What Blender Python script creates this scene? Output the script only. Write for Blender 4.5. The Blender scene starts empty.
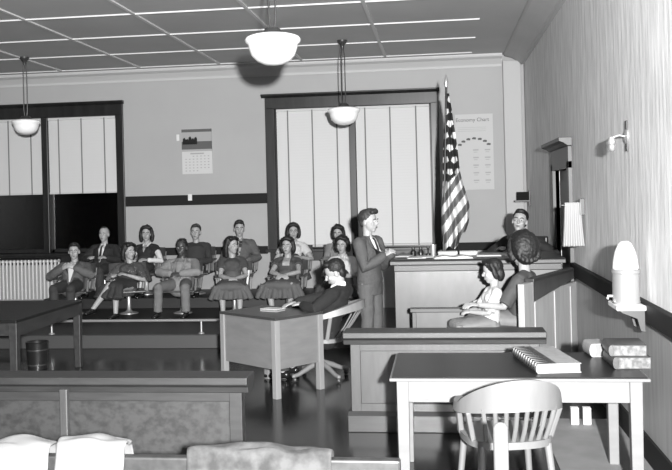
import bpy, bmesh, math, random
from mathutils import Vector, Matrix, Euler, noise
from mathutils.bvhtree import BVHTree
V = Vector
PI = math.pi
random.seed(7)
scn = bpy.context.scene
C = scn.collection

# ------------------------------------------------------------------ camera, world, flash, exposure
cam = bpy.data.cameras.new('camera')
cam.sensor_width = 36.0
cam.lens = 48.21
cam.shift_x = 0.0238
cam.shift_y = -0.0595
cam.clip_start = 0.05
co = bpy.data.objects.new('camera', cam)
C.objects.link(co)
YAW = math.atan(120 / 900)
co.matrix_world = (Matrix.Translation((0, 0, 1.9)) @ Matrix.Rotation(YAW, 4, 'Z')
                   @ Matrix.Rotation(PI / 2, 4, 'X') @ Matrix.Rotation(-0.025, 4, 'Z'))
scn.camera = co

w = bpy.data.worlds.new('night')
scn.world = w
w.use_nodes = True
w.node_tree.nodes['Background'].inputs[0].default_value = (1, 1, 1, 1)
w.node_tree.nodes['Background'].inputs[1].default_value = 0.004

fl = bpy.data.lights.new('flash_bulb', 'SPOT')      # press flash in its reflector
fl.energy = 9200
fl.spot_size = math.radians(92)
fl.spot_blend = 0.9
fl.shadow_soft_size = 0.07
fo = bpy.data.objects.new('flash_bulb', fl)
fo.location = (0.45, -1.0, 2.17)
fo.rotation_euler = (math.radians(90), 0, math.radians(6))
C.objects.link(fo)

vs = scn.view_settings
vs.view_transform = 'Standard'
vs.look = 'None'
vs.exposure = 0.35
vs.gamma = 1.0
vs.use_curve_mapping = False

# ------------------------------------------------------------------ materials (a black and white photograph: greys only)
def mat(name, v, rough=0.5, kind=None, v2=None, scale=(1, 1, 1), ns=8.0, bump=0.0, spec=0.5, metal=0.0, lo=0.35, hi=0.65):
    m = bpy.data.materials.new(name)
    m.use_nodes = True
    nt = m.node_tree
    b = nt.nodes['Principled BSDF']
    b.inputs['Roughness'].default_value = rough
    b.inputs['Specular IOR Level'].default_value = spec
    b.inputs['Metallic'].default_value = metal
    b.inputs['Base Color'].default_value = (v, v, v, 1)
    if kind is None:
        return m
    if v2 is None:
        v2 = v * 0.7
    tc = nt.nodes.new('ShaderNodeTexCoord')
    mp = nt.nodes.new('ShaderNodeMapping')
    mp.inputs['Scale'].default_value = scale
    nt.links.new(tc.outputs['Object'], mp.inputs['Vector'])
    if kind == 'noise':
        t = nt.nodes.new('ShaderNodeTexNoise')
        t.inputs['Scale'].default_value = ns
        t.inputs['Detail'].default_value = 6
        out = t.outputs['Fac']
    elif kind == 'dots':
        t = nt.nodes.new('ShaderNodeTexVoronoi')
        t.inputs['Scale'].default_value = ns
        out = t.outputs['Distance']
    elif kind == 'check':
        t = nt.nodes.new('ShaderNodeTexChecker')
        t.inputs['Scale'].default_value = ns
        out = t.outputs['Fac']
    elif kind == 'wave':
        t = nt.nodes.new('ShaderNodeTexWave')
        t.inputs['Scale'].default_value = ns
        t.inputs['Distortion'].default_value = 1.5
        out = t.outputs['Fac']
    nt.links.new(mp.outputs[0], t.inputs['Vector'])
    r = nt.nodes.new('ShaderNodeValToRGB')
    r.color_ramp.elements[0].position = lo
    r.color_ramp.elements[1].position = hi
    r.color_ramp.elements[0].color = (v2, v2, v2, 1)
    r.color_ramp.elements[1].color = (v, v, v, 1)
    nt.links.new(out, r.inputs[0])
    nt.links.new(r.outputs[0], b.inputs['Base Color'])
    if bump:
        bp = nt.nodes.new('ShaderNodeBump')
        bp.inputs['Strength'].default_value = bump
        bp.inputs['Distance'].default_value = 0.02
        nt.links.new(out, bp.inputs['Height'])
        nt.links.new(bp.outputs[0], b.inputs['Normal'])
    return m

M = dict(
    wall=mat('smooth_painted_plaster', 0.345, 0.7, 'noise', 0.33, ns=1.5),
    wall_right=mat('combed_plaster', 0.80, 0.8, 'noise', 0.62, scale=(5, 5, .9), ns=2.6, bump=0.25),
    dado=mat('dado_plaster', 0.32, 0.6, 'noise', 0.29, ns=3),
    dado_board=mat('dado_boards', 0.32, 0.5, 'noise', 0.24, scale=(6, 6, .5), ns=3),
    ceiling=mat('ceiling_board', 0.44, 0.8, 'noise', 0.41, ns=1.2),
    crown=mat('crown_plaster', 0.47, 0.6),
    batten=mat('ceiling_batten', 0.54, 0.6),
    floor=mat('dark_linoleum', 0.018, 0.18, 'noise', 0.012, ns=2.0, spec=.4),
    lit_floor=mat('pale_lit_floor', 0.20, 0.7, 'noise', 0.17, ns=6),
    part_oak=mat('honey_oak_boards', 0.32, 0.5, 'noise', 0.27, scale=(5, 5, .6), ns=4),
    dark=mat('dark_stained_wood', 0.020, 0.35, 'noise', 0.012, scale=(2, 2, .3), ns=6, spec=.35),
    dark_rail=mat('dark_rail_wood', 0.014, 0.7, spec=.15),
    oak=mat('brown_oak', 0.034, 0.45, 'noise', 0.022, scale=(1, 6, 7), ns=5, lo=.3, hi=.7),
    dark_oak=mat('dark_oak', 0.024, 0.5, 'noise', 0.015, scale=(1, 6, 7), ns=5, lo=.3, hi=.7),
    chair_pale=mat('pale_chair_wood', 0.17, 0.45, 'noise', 0.15, scale=(4, 4, 1), ns=5), towel=mat('towel_cotton', 0.3, 0.9),
    oak_v=mat('brown_oak_upright', 0.043, 0.45, 'noise', 0.030, scale=(6, 6, .8), ns=5, lo=.3, hi=.7),
    burl=mat('speckled_oak_panel', 0.030, 0.5, 'noise', 0.015, scale=(1, 1, 1.2), ns=22, lo=.35, hi=.6),
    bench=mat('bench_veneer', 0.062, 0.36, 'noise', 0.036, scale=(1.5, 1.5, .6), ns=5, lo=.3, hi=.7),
    desk=mat('pale_desk_wood', 0.14, 0.5, 'noise', 0.12, scale=(1, 1, 4), ns=5),
    desk_leg=mat('pale_desk_leg', 0.19, 0.5),
    desk_top=mat('dark_desk_top', 0.035, 0.35),
    table=mat('blond_table_wood', 0.125, 0.6, 'noise', 0.112, scale=(1, 5, 5), ns=4),
    table_top=mat('dark_linoleum_table_top', 0.016, 0.3, 'noise', 0.012, ns=4, spec=.1),
    black_top=mat('blackened_table_top', 0.010, 0.45, spec=.2),
    ltable=mat('old_table_wood', 0.032, 0.45, 'noise', 0.02, scale=(6, 1, 6), ns=4),
    blond=mat('blond_chair_wood', 0.118, 0.5, 'noise', 0.105, scale=(4, 4, 1), ns=5),
    chairw=mat('jury_chair_wood', 0.09, 0.35, 'noise', 0.06, scale=(4, 4, 1), ns=5),
    platform=mat('platform_boards', 0.02, 0.5, 'noise', 0.014, scale=(1, 6, 6), ns=4),
    riser=mat('platform_riser', 0.045, 0.5),
    blind=mat('blind_slat', 0.56, 0.5),
    tape=mat('blind_tape', 0.16, 0.8),
    white=mat('white_paper', 0.6, 0.7),
    offwhite=mat('aged_paper', 0.50, 0.8),
    print_grey=mat('printed_grey', 0.09, 0.8),
    print_pale=mat('printed_pale', 0.32, 0.8),
    black=mat('black_paint', 0.012, 0.3),
    iron=mat('dark_iron', 0.03, 0.4),
    steel=mat('grey_metal', 0.36, 0.35, metal=0.6),
    brass=mat('pale_brass', 0.5, 0.3, metal=0.7),
    radiator=mat('radiator_paint', 0.7, 0.4),
    opal=mat('opal_glass', 0.86, 0.12),
    cloth_white=mat('white_cotton', 0.12, 0.9),
    post_white=mat('worn_white_paint', 0.14, 0.5), bottle=mat('white_bottle', 0.5, 0.2),
    skin=mat('light_skin', 0.31, 0.5),
    skin_dark=mat('dark_skin', 0.055, 0.4),
    hair=mat('black_hair', 0.010, 0.6, 'noise', 0.006, ns=40, bump=.3),
    hair_brown=mat('brown_hair', 0.03, 0.6, 'noise', 0.02, ns=40, bump=.3),
    lip=mat('lips', 0.14, 0.5),
    eye_white=mat('eye_white', 0.6, 0.3),
    iris=mat('iris', 0.01, 0.2),
    suit=mat('grey_wool', 0.072, 0.85, 'noise', 0.062, ns=60),
    suit_trouser=mat('grey_wool_trouser', 0.08, 0.85, 'noise', 0.07, ns=60),
    suit_dark=mat('dark_wool', 0.014, 0.85),
    dress_dark=mat('dark_crepe', 0.028, 0.8),
    dress_grey=mat('grey_cotton', 0.05, 0.8),
    skirt_grey=mat('grey_skirt_cloth', 0.08, 0.8),
    jacket_mid=mat('mid_grey_jacket', 0.095, 0.85, 'noise', 0.08, ns=30),
    jacket_light=mat('light_grey_jacket', 0.21, 0.85, 'noise', 0.19, ns=30),
    trouser=mat('grey_trouser', 0.13, 0.85),
    trouser_dark=mat('dark_trouser', 0.03, 0.85),
    sweater=mat('dark_sweater', 0.03, 0.9),
    sweater_black=mat('black_sweater', 0.012, 0.9),
    dotted=mat('dotted_blouse', 0.055, 0.8, 'dots', 0.32, ns=28, lo=.12, hi=.2),
    plaid=mat('plaid_shirt', 0.03, 0.8, 'check', 0.3, ns=16, lo=.45, hi=.55),
    blouse=mat('white_blouse', 0.5, 0.8),
    pale_skirt=mat('pale_skirt', 0.16, 0.8),
    tie=mat('dark_tie', 0.015, 0.5),
    shoe=mat('black_shoe', 0.01, 0.25),
    flag_red=mat('flag_red', 0.10, 0.8), flag_white=mat('flag_white', 0.62, 0.8), flag_blue=mat('flag_blue', 0.010, 0.8),
    leather=mat('book_leather', 0.05, 0.4, 'noise', 0.03, ns=14),
    canvas=mat('ledger_canvas', 0.26, 0.7, 'noise', 0.22, ns=20),
    page=mat('page_edges', 0.20, 0.8, 'wave', 0.15, scale=(0, 0, 1), ns=60),
    marbled=mat('marbled_edges', 0.13, 0.6, 'noise', 0.05, ns=30, lo=.4, hi=.6),
)
g = bpy.data.materials.new('window_glass')
g.use_nodes = True
gb = g.node_tree.nodes['Principled BSDF']
gb.inputs['Base Color'].default_value = (.9, .9, .9, 1)
gb.inputs['Roughness'].default_value = 0.03
gb.inputs['Transmission Weight'].default_value = 1.0
M['glass'] = g

# ------------------------------------------------------------------ helpers
class MB:
    """collects shapes into one mesh"""
    def __init__(s):
        s.v = []; s.f = []; s.mi = []
    def add(s, vs_, fs, mi=0):
        o = len(s.v)
        s.v += [V(p) for p in vs_]
        s.f += [[i + o for i in f] for f in fs]
        s.mi += [mi] * len(fs)
        return s
    def box(s, x0, x1, y0, y1, z0, z1, mi=0):
        p = [(x, y, z) for z in (z0, z1) for y in (y0, y1) for x in (x0, x1)]
        return s.add(p, [(0, 2, 3, 1), (4, 5, 7, 6), (0, 1, 5, 4), (2, 6, 7, 3), (0, 4, 6, 2), (1, 3, 7, 5)], mi)
    def bar(s, a, b, wx, wy, up=(0, 0, 1), mi=0, w2=None):
        """rectangular bar from a to b; wx along side, wy along up-ish"""
        a, b = V(a), V(b)
        d = (b - a).normalized()
        u = V(up)
        if abs(d.dot(u)) > .98:
            u = V((0, 1, 0))
        sx = d.cross(u).normalized(); sy = sx.cross(d).normalized()
        p = []
        for c, k in ((a, 1), (b, w2 or 1)):
            for i, j in ((-1, -1), (1, -1), (1, 1), (-1, 1)):
                p.append(c + sx * i * wx / 2 * k + sy * j * wy / 2 * k)
        return s.add(p, [(3, 2, 1, 0), (4, 5, 6, 7), (0, 1, 5, 4), (1, 2, 6, 5), (2, 3, 7, 6), (3, 0, 4, 7)], mi)
    def tube(s, pts, rad, n=12, up=(0, 0, 1), cap=True, round_caps=False, mi=0):
        """tube through pts; rad = list of r or (rx, ry); rx lies along side = d x up"""
        pts = [V(p) for p in pts]
        rad = [r if isinstance(r, (tuple, list)) else (r, r) for r in rad]
        if round_caps:
            d0 = (pts[0] - pts[1]).normalized(); d1 = (pts[-1] - pts[-2]).normalized()
            P, Rr = [], []
            r = rad[0]; m_ = min(r)
            for t in (.15, .45, .8):
                a = PI / 2 * (1 - t)
                P.append(pts[0] + d0 * m_ * math.sin(a)); Rr.append((r[0] * math.cos(a), r[1] * math.cos(a)))
            P += pts; Rr += rad
            r = rad[-1]; m_ = min(r)
            for t in (.8, .45, .15):
                a = PI / 2 * (1 - t)
                P.append(pts[-1] + d1 * m_ * math.sin(a)); Rr.append((r[0] * math.cos(a), r[1] * math.cos(a)))
            pts, rad = P, Rr
        vs_, fs = [], []
        L = len(pts)
        pu = None
        for i in range(L):
            d = (pts[min(i + 1, L - 1)] - pts[max(i - 1, 0)]).normalized()
            u = V(up) if pu is None else pu
            u = u - d * u.dot(d)
            if u.length < .05:
                u = V((0, 1, 0)) - d * d.y
                if u.length < .05:
                    u = V((1, 0, 0)) - d * d.x
            u.normalize(); pu = u
            sd = d.cross(u)
            for k in range(n):
                a = 2 * PI * k / n
                vs_.append(pts[i] + sd * math.cos(a) * rad[i][0] + u * math.sin(a) * rad[i][1])
        for i in range(L - 1):
            for k in range(n):
                k2 = (k + 1) % n
                fs.append((i * n + k, i * n + k2, (i + 1) * n + k2, (i + 1) * n + k))
        if cap:
            fs.append(tuple(range(n - 1, -1, -1)))
            fs.append(tuple((L - 1) * n + k for k in range(n)))
        return s.add(vs_, fs, mi)
    def ell(s, c, r, rot=None, nu=16, nv=10, mi=0):
        c = V(c)
        if not isinstance(r, (tuple, list)):
            r = (r, r, r)
        vs_, fs = [], []
        Rm = rot if rot is not None else Matrix.Identity(3)
        vs_.append(c + Rm @ V((0, 0, r[2])))
        for j in range(1, nv):
            t = PI * j / nv
            for i in range(nu):
                a = 2 * PI * i / nu
                vs_.append(c + Rm @ V((r[0] * math.sin(t) * math.cos(a), r[1] * math.sin(t) * math.sin(a), r[2] * math.cos(t))))
        vs_.append(c + Rm @ V((0, 0, -r[2])))
        for i in range(nu):
            fs.append((0, 1 + i, 1 + (i + 1) % nu))
            e = 1 + (nv - 2) * nu
            fs.append((len(vs_) - 1, e + (i + 1) % nu, e + i))
        for j in range(nv - 2):
            for i in range(nu):
                a = 1 + j * nu + i; b = 1 + j * nu + (i + 1) % nu
                fs.append((a, a + nu, b + nu, b))
        return s.add(vs_, fs, mi)
    def lathe(s, prof, c=(0, 0, 0), n=28, mi=0):
        """prof: list of (r, z); closed at the ends if r == 0"""
        c = V(c)
        vs_, fs = [], []
        for r, z in prof:
            for k in range(n):
                a = 2 * PI * k / n
                vs_.append(c + V((r * math.cos(a), r * math.sin(a), z)))
        for i in range(len(prof) - 1):
            for k in range(n):
                k2 = (k + 1) % n
                fs.append((i * n + k, i * n + k2, (i + 1) * n + k2, (i + 1) * n + k))
        return s.add(vs_, fs, mi)
    def scale(s, k, c):
        c = V(c)
        s.v = [c + (p - c) * k for p in s.v]
        return s
    def prism(s, poly, a, b, axis='y', mi=0):
        """poly: 2D outline; extruded from a to b along axis (y: poly=(x,z); x: poly=(y,z); z: poly=(x,y))"""
        n = len(poly)
        def P(p, t):
            return {'y': (p[0], t, p[1]), 'x': (t, p[0], p[1]), 'z': (p[0], p[1], t)}[axis]
        vs_ = [P(p, a) for p in poly] + [P(p, b) for p in poly]
        fs = [tuple(range(n)), tuple(range(2 * n - 1, n - 1, -1))]
        for i in range(n):
            j = (i + 1) % n
            fs.append((i, i + n, j + n, j))
        return s.add(vs_, fs, mi)
    def mesh(s, name, fix=True):
        me = bpy.data.meshes.new(name)
        me.from_pydata([tuple(p) for p in s.v], [], s.f)
        me.polygons.foreach_set('material_index', s.mi)
        if fix:
            bm = bmesh.new(); bm.from_mesh(me)
            bmesh.ops.remove_doubles(bm, verts=bm.verts, dist=1e-5)
            bmesh.ops.recalc_face_normals(bm, faces=bm.faces)
            bm.to_mesh(me); bm.free()
        me.update()
        return me
    def build(s, name, m, parent=None, bevel=0.0, smooth=False):
        me = s.mesh(name)
        return link(name, me, m, parent, bevel, smooth)

def link(name, me, m, parent=None, bevel=0.0, smooth=False):
    for k in (m if isinstance(m, (list, tuple)) else [m]):
        me.materials.append(M[k] if isinstance(k, str) else k)
    o = bpy.data.objects.new(name, me)
    C.objects.link(o)
    if parent is not None:
        o.parent = parent
    if smooth:
        me.polygons.foreach_set('use_smooth', [True] * len(me.polygons))
        if smooth == 'auto':
            md = o.modifiers.new('edges', 'EDGE_SPLIT'); md.split_angle = math.radians(40)
    if bevel:
        md = o.modifiers.new('bevel', 'BEVEL'); md.width = bevel; md.segments = 2
        md.limit_method = 'ANGLE'; md.angle_limit = math.radians(40)
    return o

def struct(o):
    o['kind'] = 'structure'
    return o
def tag(o, label, cat, group=None):
    o['label'] = label; o['category'] = cat
    if group:
        o['group'] = group
    return o
def thing(name, label, cat, loc=(0, 0, 0), rz=0.0, group=None):
    o = bpy.data.objects.new(name, None)
    C.objects.link(o)
    o.empty_display_size = .1
    o.location = loc; o.rotation_euler = (0, 0, rz)
    return tag(o, label, cat, group)
def copy_tree(o, parent=None):
    c = o.copy(); C.objects.link(c)
    if parent is not None:
        c.parent = parent
    for ch in list(o.children):
        copy_tree(ch, c)
    return c

_tmp = None
def blob(mb, voxel, smooth_it=4, rough=0.0, freq=9.0, seed=0.0, sculpt=None):
    """one continuous surface around all the shapes of mb"""
    me = mb.mesh('tmp')
    o = bpy.data.objects.new('tmp', me)
    C.objects.link(o)
    r = o.modifiers.new('r', 'REMESH'); r.mode = 'VOXEL'; r.voxel_size = voxel
    if smooth_it:
        s = o.modifiers.new('s', 'SMOOTH'); s.factor = .5; s.iterations = smooth_it
    dg = bpy.context.evaluated_depsgraph_get()
    ev = o.evaluated_get(dg)
    out = bpy.data.meshes.new_from_object(ev, depsgraph=dg)
    bpy.data.objects.remove(o); bpy.data.meshes.remove(me)
    if rough:
        out.update()
        off = []
        for v in out.vertices:
            q = v.co * freq + V((seed, seed * .7, 0))
            off.append(v.co + v.normal * rough * (noise.noise(q) + .4 * noise.noise(q * 2.3)))
        for v, p in zip(out.vertices, off):
            v.co = p
    if sculpt:
        for v in out.vertices:
            v.co = sculpt(v.co)
    out.polygons.foreach_set('use_smooth', [True] * len(out.polygons))
    out.update()
    return out

# ------------------------------------------------------------------ room shell
ZC = 4.12; YB = 15.0; XR = 1.4; XL = -9.6; YF = -4.5
struct(MB().box(XL - .2, XR + .2, YF - .2, YB + .3, -.15, 0).build('floor', 'floor'))
struct(MB().box(XL - .2, XR + .2, YF - .2, YB + .3, ZC, ZC + .15).build('ceiling', 'ceiling'))
# back wall with two window openings
WC = (-2.74, -.12); WL = (-8.15, -5.53)
Z0, Z1 = 1.0, 3.37
mb = MB()
xs = [XL - .2, WL[0], WL[1], WC[0], WC[1], XR + .2]
for i in range(5):
    if i in (1, 3):
        mb.box(xs[i], xs[i + 1], YB, YB + .25, Z1, ZC)
        mb.box(xs[i], xs[i + 1], YB, YB + .25, 0, Z0)
    else:
        mb.box(xs[i], xs[i + 1], YB, YB + .25, 0, ZC)
struct(mb.build('wall_back', 'wall'))
struct(MB().box(XL - .2, XL, YF, YB, 0, ZC).build('wall_left', 'oak_v'))
struct(MB().box(XL, XR, YF - .2, YF, 0, ZC).build('wall_rear', 'oak_v'))
# right wall with a doorway
DY0, DY1, DZ = 10.0, 11.25, 2.18
mb = MB()
mb.box(XR, XR + .2, YF, DY0, 0, ZC); mb.box(XR, XR + .2, DY1, YB, 0, ZC); mb.box(XR, XR + .2, DY0, DY1, DZ, ZC)
struct(mb.build('wall_right', 'wall_right'))
# boarded dado below the rail on both walls
struct(MB().box(XR - .012, XR, YF, 9.82, 0, 1.0).build('trim_1', 'dado_board'))
mb = MB()
for a, b in ((WL[1], WC[0]), (WC[0], WC[1]), (WC[1], XR), (XL, WL[0]), (WL[0], WL[1])):
    mb.box(a, b, YB - .012, YB, 0, .93)
struct(mb.build('trim_2', 'dado'))
# dado rails
struct(MB().box(XR - .05, XR, YF, 9.80, .985, 1.12).build('trim_3', 'dark_rail', bevel=.008))
mb = MB()
for a, b in ((WL[1] + .14, WC[0] - .17), (WC[1] + .14, 1.0)):
    mb.box(a, b, YB - .05, YB, .93, 1.06)
struct(mb.build('trim_4', 'dark_rail', bevel=.008))
# high dark rail between the windows
struct(MB().box(-5.385, -2.9, YB - .04, YB, 1.783, 1.957).build('trim_5', 'dark_rail', bevel=.006))
# plaster crown moulding: back, right, left
prof = [(0, ZC), (0, 3.94), (.03, 3.93), (.045, 3.965), (.07, 3.99), (.13, 4.045), (.2, 4.075), (.215, 4.10), (.215, ZC)]
struct(MB().prism([(YB - p, z) for p, z in prof], XL, 1.05, 'x').build('trim_6', 'crown'))
struct(MB().prism([(XR - p * 1.5, z) for p, z in prof], YF, YB - .14, 'y').build('trim_7', 'ceiling'))
struct(MB().prism([(XL + p, z) for p, z in prof], YF, YB, 'y').build('trim_8', 'crown'))
# flat corner pilaster
struct(MB().prism([(1.06, 0), (1.345, 0), (1.345, 3.9), (1.33, 3.97), (1.29, 4.0), (1.06, 4.01)], YB - .14, YB, 'y').build('trim_9', mat('pilaster_paint', .40, .7), bevel=.012))
# ceiling battens, a grid
mb = MB()
for y in [14.56 - 1.4 * k for k in range(14)]:
    mb.box(XL, .56, y - .022, y + .022, ZC - .016, ZC)
for x in [.55 - 1.372 * k for k in range(8)]:
    if x > .5:
        continue
    mb.box(x - .022, x + .022, YF, 14.56, ZC - .0165, ZC)
struct(mb.build('trim_10', 'batten'))
# baseboards
struct(MB().box(XR - .03, XR - .012, YF, 9.8, 0, .18).build('baseboard_right', 'dark_rail'))

def window(n, a, b):
    """double window: frame, centre post, sashes and night glass"""
    mb = MB()
    for x0, x1 in ((a - .16, a), (b, b + .13)):
        mb.box(x0, x1, YB - .045, YB + .02, Z0 - .05, Z1 + .02)
    mb.box(a - .16, b + .13, YB - .045, YB + .02, Z1, Z1 + .19)
    mb.prism([(YB, Z1 + .19), (YB - .05, Z1 + .19), (YB - .075, Z1 + .21), (YB - .10, Z1 + .225), (YB - .10, Z1 + .25), (YB, Z1 + .25)], a - .22, b + .15, 'x')
    c = (a + b) / 2
    mb.box(c - .055, c + .055, YB - .03, YB + .14, Z0, Z1)
    for x0, x1 in ((a, c - .055), (c + .055, b)):
        mb.box(x0, x0 + .05, YB + .08, YB + .12, Z0, Z1)
        mb.box(x1 - .05, x1, YB + .08, YB + .12, Z0, Z1)
        mb.box(x0, x1, YB + .08, YB + .12, Z0, Z0 + .07)
        mb.box(x0, x1, YB + .08, YB + .12, Z1 - .05, Z1)
        mb.box(x0, x1, YB + .075, YB + .125, 2.15, 2.2)
    mb.box(a, a + .02, YB, YB + .14, Z0, Z1); mb.box(b - .02, b, YB, YB + .14, Z0, Z1)
    o = struct(mb.build('window_%d' % n, 'dark', bevel=.006))
    s_ = MB().box(a - .2, b + .17, YB - .09, YB + .08, Z0 - .045, Z0).box(a - .13, b + .1, YB - .03, YB, Z0 - .2, Z0 - .045)
    s_.build('sill', 'dark', o, bevel=.006)
    MB().box(a, b, YB + .098, YB + .102, Z0 + .04, Z1 - .03).build('pane', 'glass', o)
    return o
window(1, *WL); window(2, *WC)
# black wall added a few metres outside so the panes show night
struct(MB().box(-14, 6, 19.0, 19.2, -2, 7).build('night_backdrop', 'black'))

def blind(a, b, zbot, tapes, label, tilt=76):
    t = thing('venetian_blind', label, 'blind', ((a + b) / 2, YB + .03, Z1), 0, 'window blinds')
    h = (b - a) / 2
    MB().box(-h, h, -.03, .03, -.05, -.005).build('head_rail', 'offwhite', t, bevel=.004)
    mb = MB()
    z = -.07
    ca, sa = math.cos(math.radians(tilt)) * .028, math.sin(math.radians(tilt)) * .028
    while Z1 + z > zbot + .04:
        mb.add([(-h, -ca, z - sa), (h, -ca, z - sa), (h, ca, z + sa), (-h, ca, z + sa),
                (-h, -ca, z - sa + .002), (h, -ca, z - sa + .002), (h, ca, z + sa + .002), (-h, ca, z + sa + .002)],
               [(0, 3, 2, 1), (4, 5, 6, 7), (0, 1, 5, 4), (1, 2, 6, 5), (2, 3, 7, 6), (3, 0, 4, 7)])
        z -= .047
    mb.build('slats', 'blind', t)
    MB().box(-h, h, -.025, .025, zbot - Z1, zbot - Z1 + .03).build('bottom_rail', 'offwhite', t, bevel=.004)
    for f in tapes:
        x = -h + 2 * h * f
        MB().box(x - .011, x + .011, -.036, -.033, zbot - Z1, -.03).build('tape', 'tape', t)
c = (WC[0] + WC[1]) / 2
blind(WC[0] + .025, c - .06, Z0 + .03, (.16, .5, .84), 'full length white venetian blind left of the middle post of the window behind the jury')
blind(c + .06, WC[1] - .025, Z0 + .03, (.13, .47, .82), 'full length white venetian blind right of the middle post, nearest the flag')
c = (WL[0] + WL[1]) / 2
blind(WL[0] + .025, c - .06, 2.03, (.16, .5, .84), 'half lowered pale venetian blind behind the leftmost hanging lamp')
blind(c + .06, WL[1] - .025, 2.03, (.16, .5, .84), 'half lowered pale venetian blind above the balding man in a dark suit')

# door in the right wall
d = struct(MB().box(XR + .05, XR + .09, DY0, DY1, 0, 2.12).box(XR + .035, XR + .05, DY0 + .15, DY1 - .15, 1.2, 2.0).build('door_1', 'oak_v', bevel=.004))
MB().ell((XR + .02, DY0 + .09, 1.0), .03).build('door_knob', 'brass', d, smooth=True)
mb = MB()
mb.box(XR - .04, XR + .05, DY0 - .13, DY0, 0, 2.2); mb.box(XR - .04, XR + .05, DY1, DY1 + .13, 0, 2.2)
mb.box(XR - .04, XR + .05, DY0 - .13, DY1 + .13, 2.12, 2.36)
mb.prism([(XR, 2.36), (XR - .05, 2.36), (XR - .09, 2.39), (XR - .14, 2.41), (XR - .14, 2.45), (XR, 2.45)], DY0 - .2, DY1 + .2, 'y')
struct(mb.build('trim_11', 'oak_v', bevel=.005))

# jury platform, two tiers
struct(MB().box(XL, -1.0, 11.06, YB, 0, .17).build('platform', ['riser'], bevel=.008))
struct(MB().box(XL, -1.0, 11.09, YB, .17, .176).build('platform_covering', 'platform'))
struct(MB().box(-6.35, -1.0, 13.72, YB, .176, .34).build('platform_upper_tier', 'platform', bevel=.008))
struct(MB().box(-.50, XR - .02, 10.15, 14.9, 0, .30).build('platform_judge', 'platform', bevel=.008))

# ------------------------------------------------------------------ hanging lamps
def pendant(x, y, zb, label, k=1.0):
    t = thing('pendant_lamp', label, 'lamp', (x, y, ZC), 0, 'hanging schoolhouse lamps')
    d = zb - ZC
    MB().lathe([(0, 0), (.075, 0), (.075, -.02), (.05, -.05), (.03, -.075), (.022, -.12), (0, -.12)]).build('canopy', 'iron', t, smooth='auto')
    mb = MB()
    for s in (-.028, .028):
        mb.tube([(s * .5, 0, -.1), (s, 0, -.25), (s, 0, d + .12), (s * .6, 0, d + .02)], [.0075] * 4, n=8)
    mb.build('stem', 'iron', t, smooth='auto')
    MB().lathe([(0, .03), (.06, .03), (.085, -.005), (.1, -.03), (.09, -.035), (0, -.035)], (0, 0, d)).build('shade_holder', 'iron', t, smooth='auto')
    MB().lathe([(.09, -.02), (.10, -.02), (.16, -.028), (.205, -.045), (.215, -.065), (.208, -.085), (.19, -.10), (.185, -.13), (.165, -.185), (.125, -.225), (.07, -.25), (0, -.26)], (0, 0, d), n=40).scale(k, (0, 0, d)).build('glass_bowl', 'opal', t, smooth=True)
pendant(-6.247, 13.05, 3.19, 'leftmost hanging lamp with a white glass bowl in front of the left window')
pendant(-1.342, 12.9, 3.18, 'hanging lamp with white glass bowl before the blinds of the middle window', 1.1)
pendant(-1.388, 7.6, 3.31, 'largest and nearest hanging lamp, white glass bowl at the top of the picture', 1.12)

# ------------------------------------------------------------------ things on the back wall
t = thing('wall_calendar', 'picture calendar with a white date sheet on the wall between the two windows', 'calendar', (-4.1, YB - .012, 2.70))
mb = MB().box(-.265, .265, -.006, .012, -.385, .38)
for r in range(6):
    for k in range(7):
        if (r, k) in ((0, 0), (0, 1), (5, 4), (5, 5), (5, 6)):
            continue
        x = -.21 + k * .066; z = -.09 - r * .05
        mb.box(x, x + .026, -.0075, -.006, z, z + .016, 1)
mb.box(-.12, .12, -.0075, -.006, -.05, -.025, 1)
mb.build('date_sheet', ['offwhite', 'print_pale'], t)
mb = MB().box(-.265, .265, -.012, -.006, .0, .38, 0)
mb.box(-.265, .265, -.0135, -.012, .17, .33, 1)
mb.prism([(-.265, .0), (.265, .0), (.265, .13), (.1, .14), (-.02, .16), (-.12, .13), (-.265, .15)], -.016, -.0135, 'y', 2)
for x, h in ((-.22, .24), (-.17, .22), (-.12, .26), (-.07, .23), (-.02, .25)):
    mb.prism([(x - .03, .12), (x + .03, .12), (x + .028, h - .03), (x + .01, h), (x - .02, h - .02)], -.018, -.0135, 'y', 3)
mb.box(-.265, .265, -.017, -.0135, .0, .035, 1)
mb.build('picture', ['print_grey', 'print_pale', 'print_grey', 'black'], t)
tag(MB().box(-4.27, -4.20, YB - .052, YB - .040, 1.86, 1.97).build('paper_tag', 'white'), 'small white paper tag stuck on the dark rail below the calendar', 'paper')
tag(MB().box(-4.46, -4.41, YB - .012, YB - .0005, 2.89, 3.0).build('light_switch', 'white', bevel=.004), 'small pale switch plate on the wall left of the picture calendar', 'switch')

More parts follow.
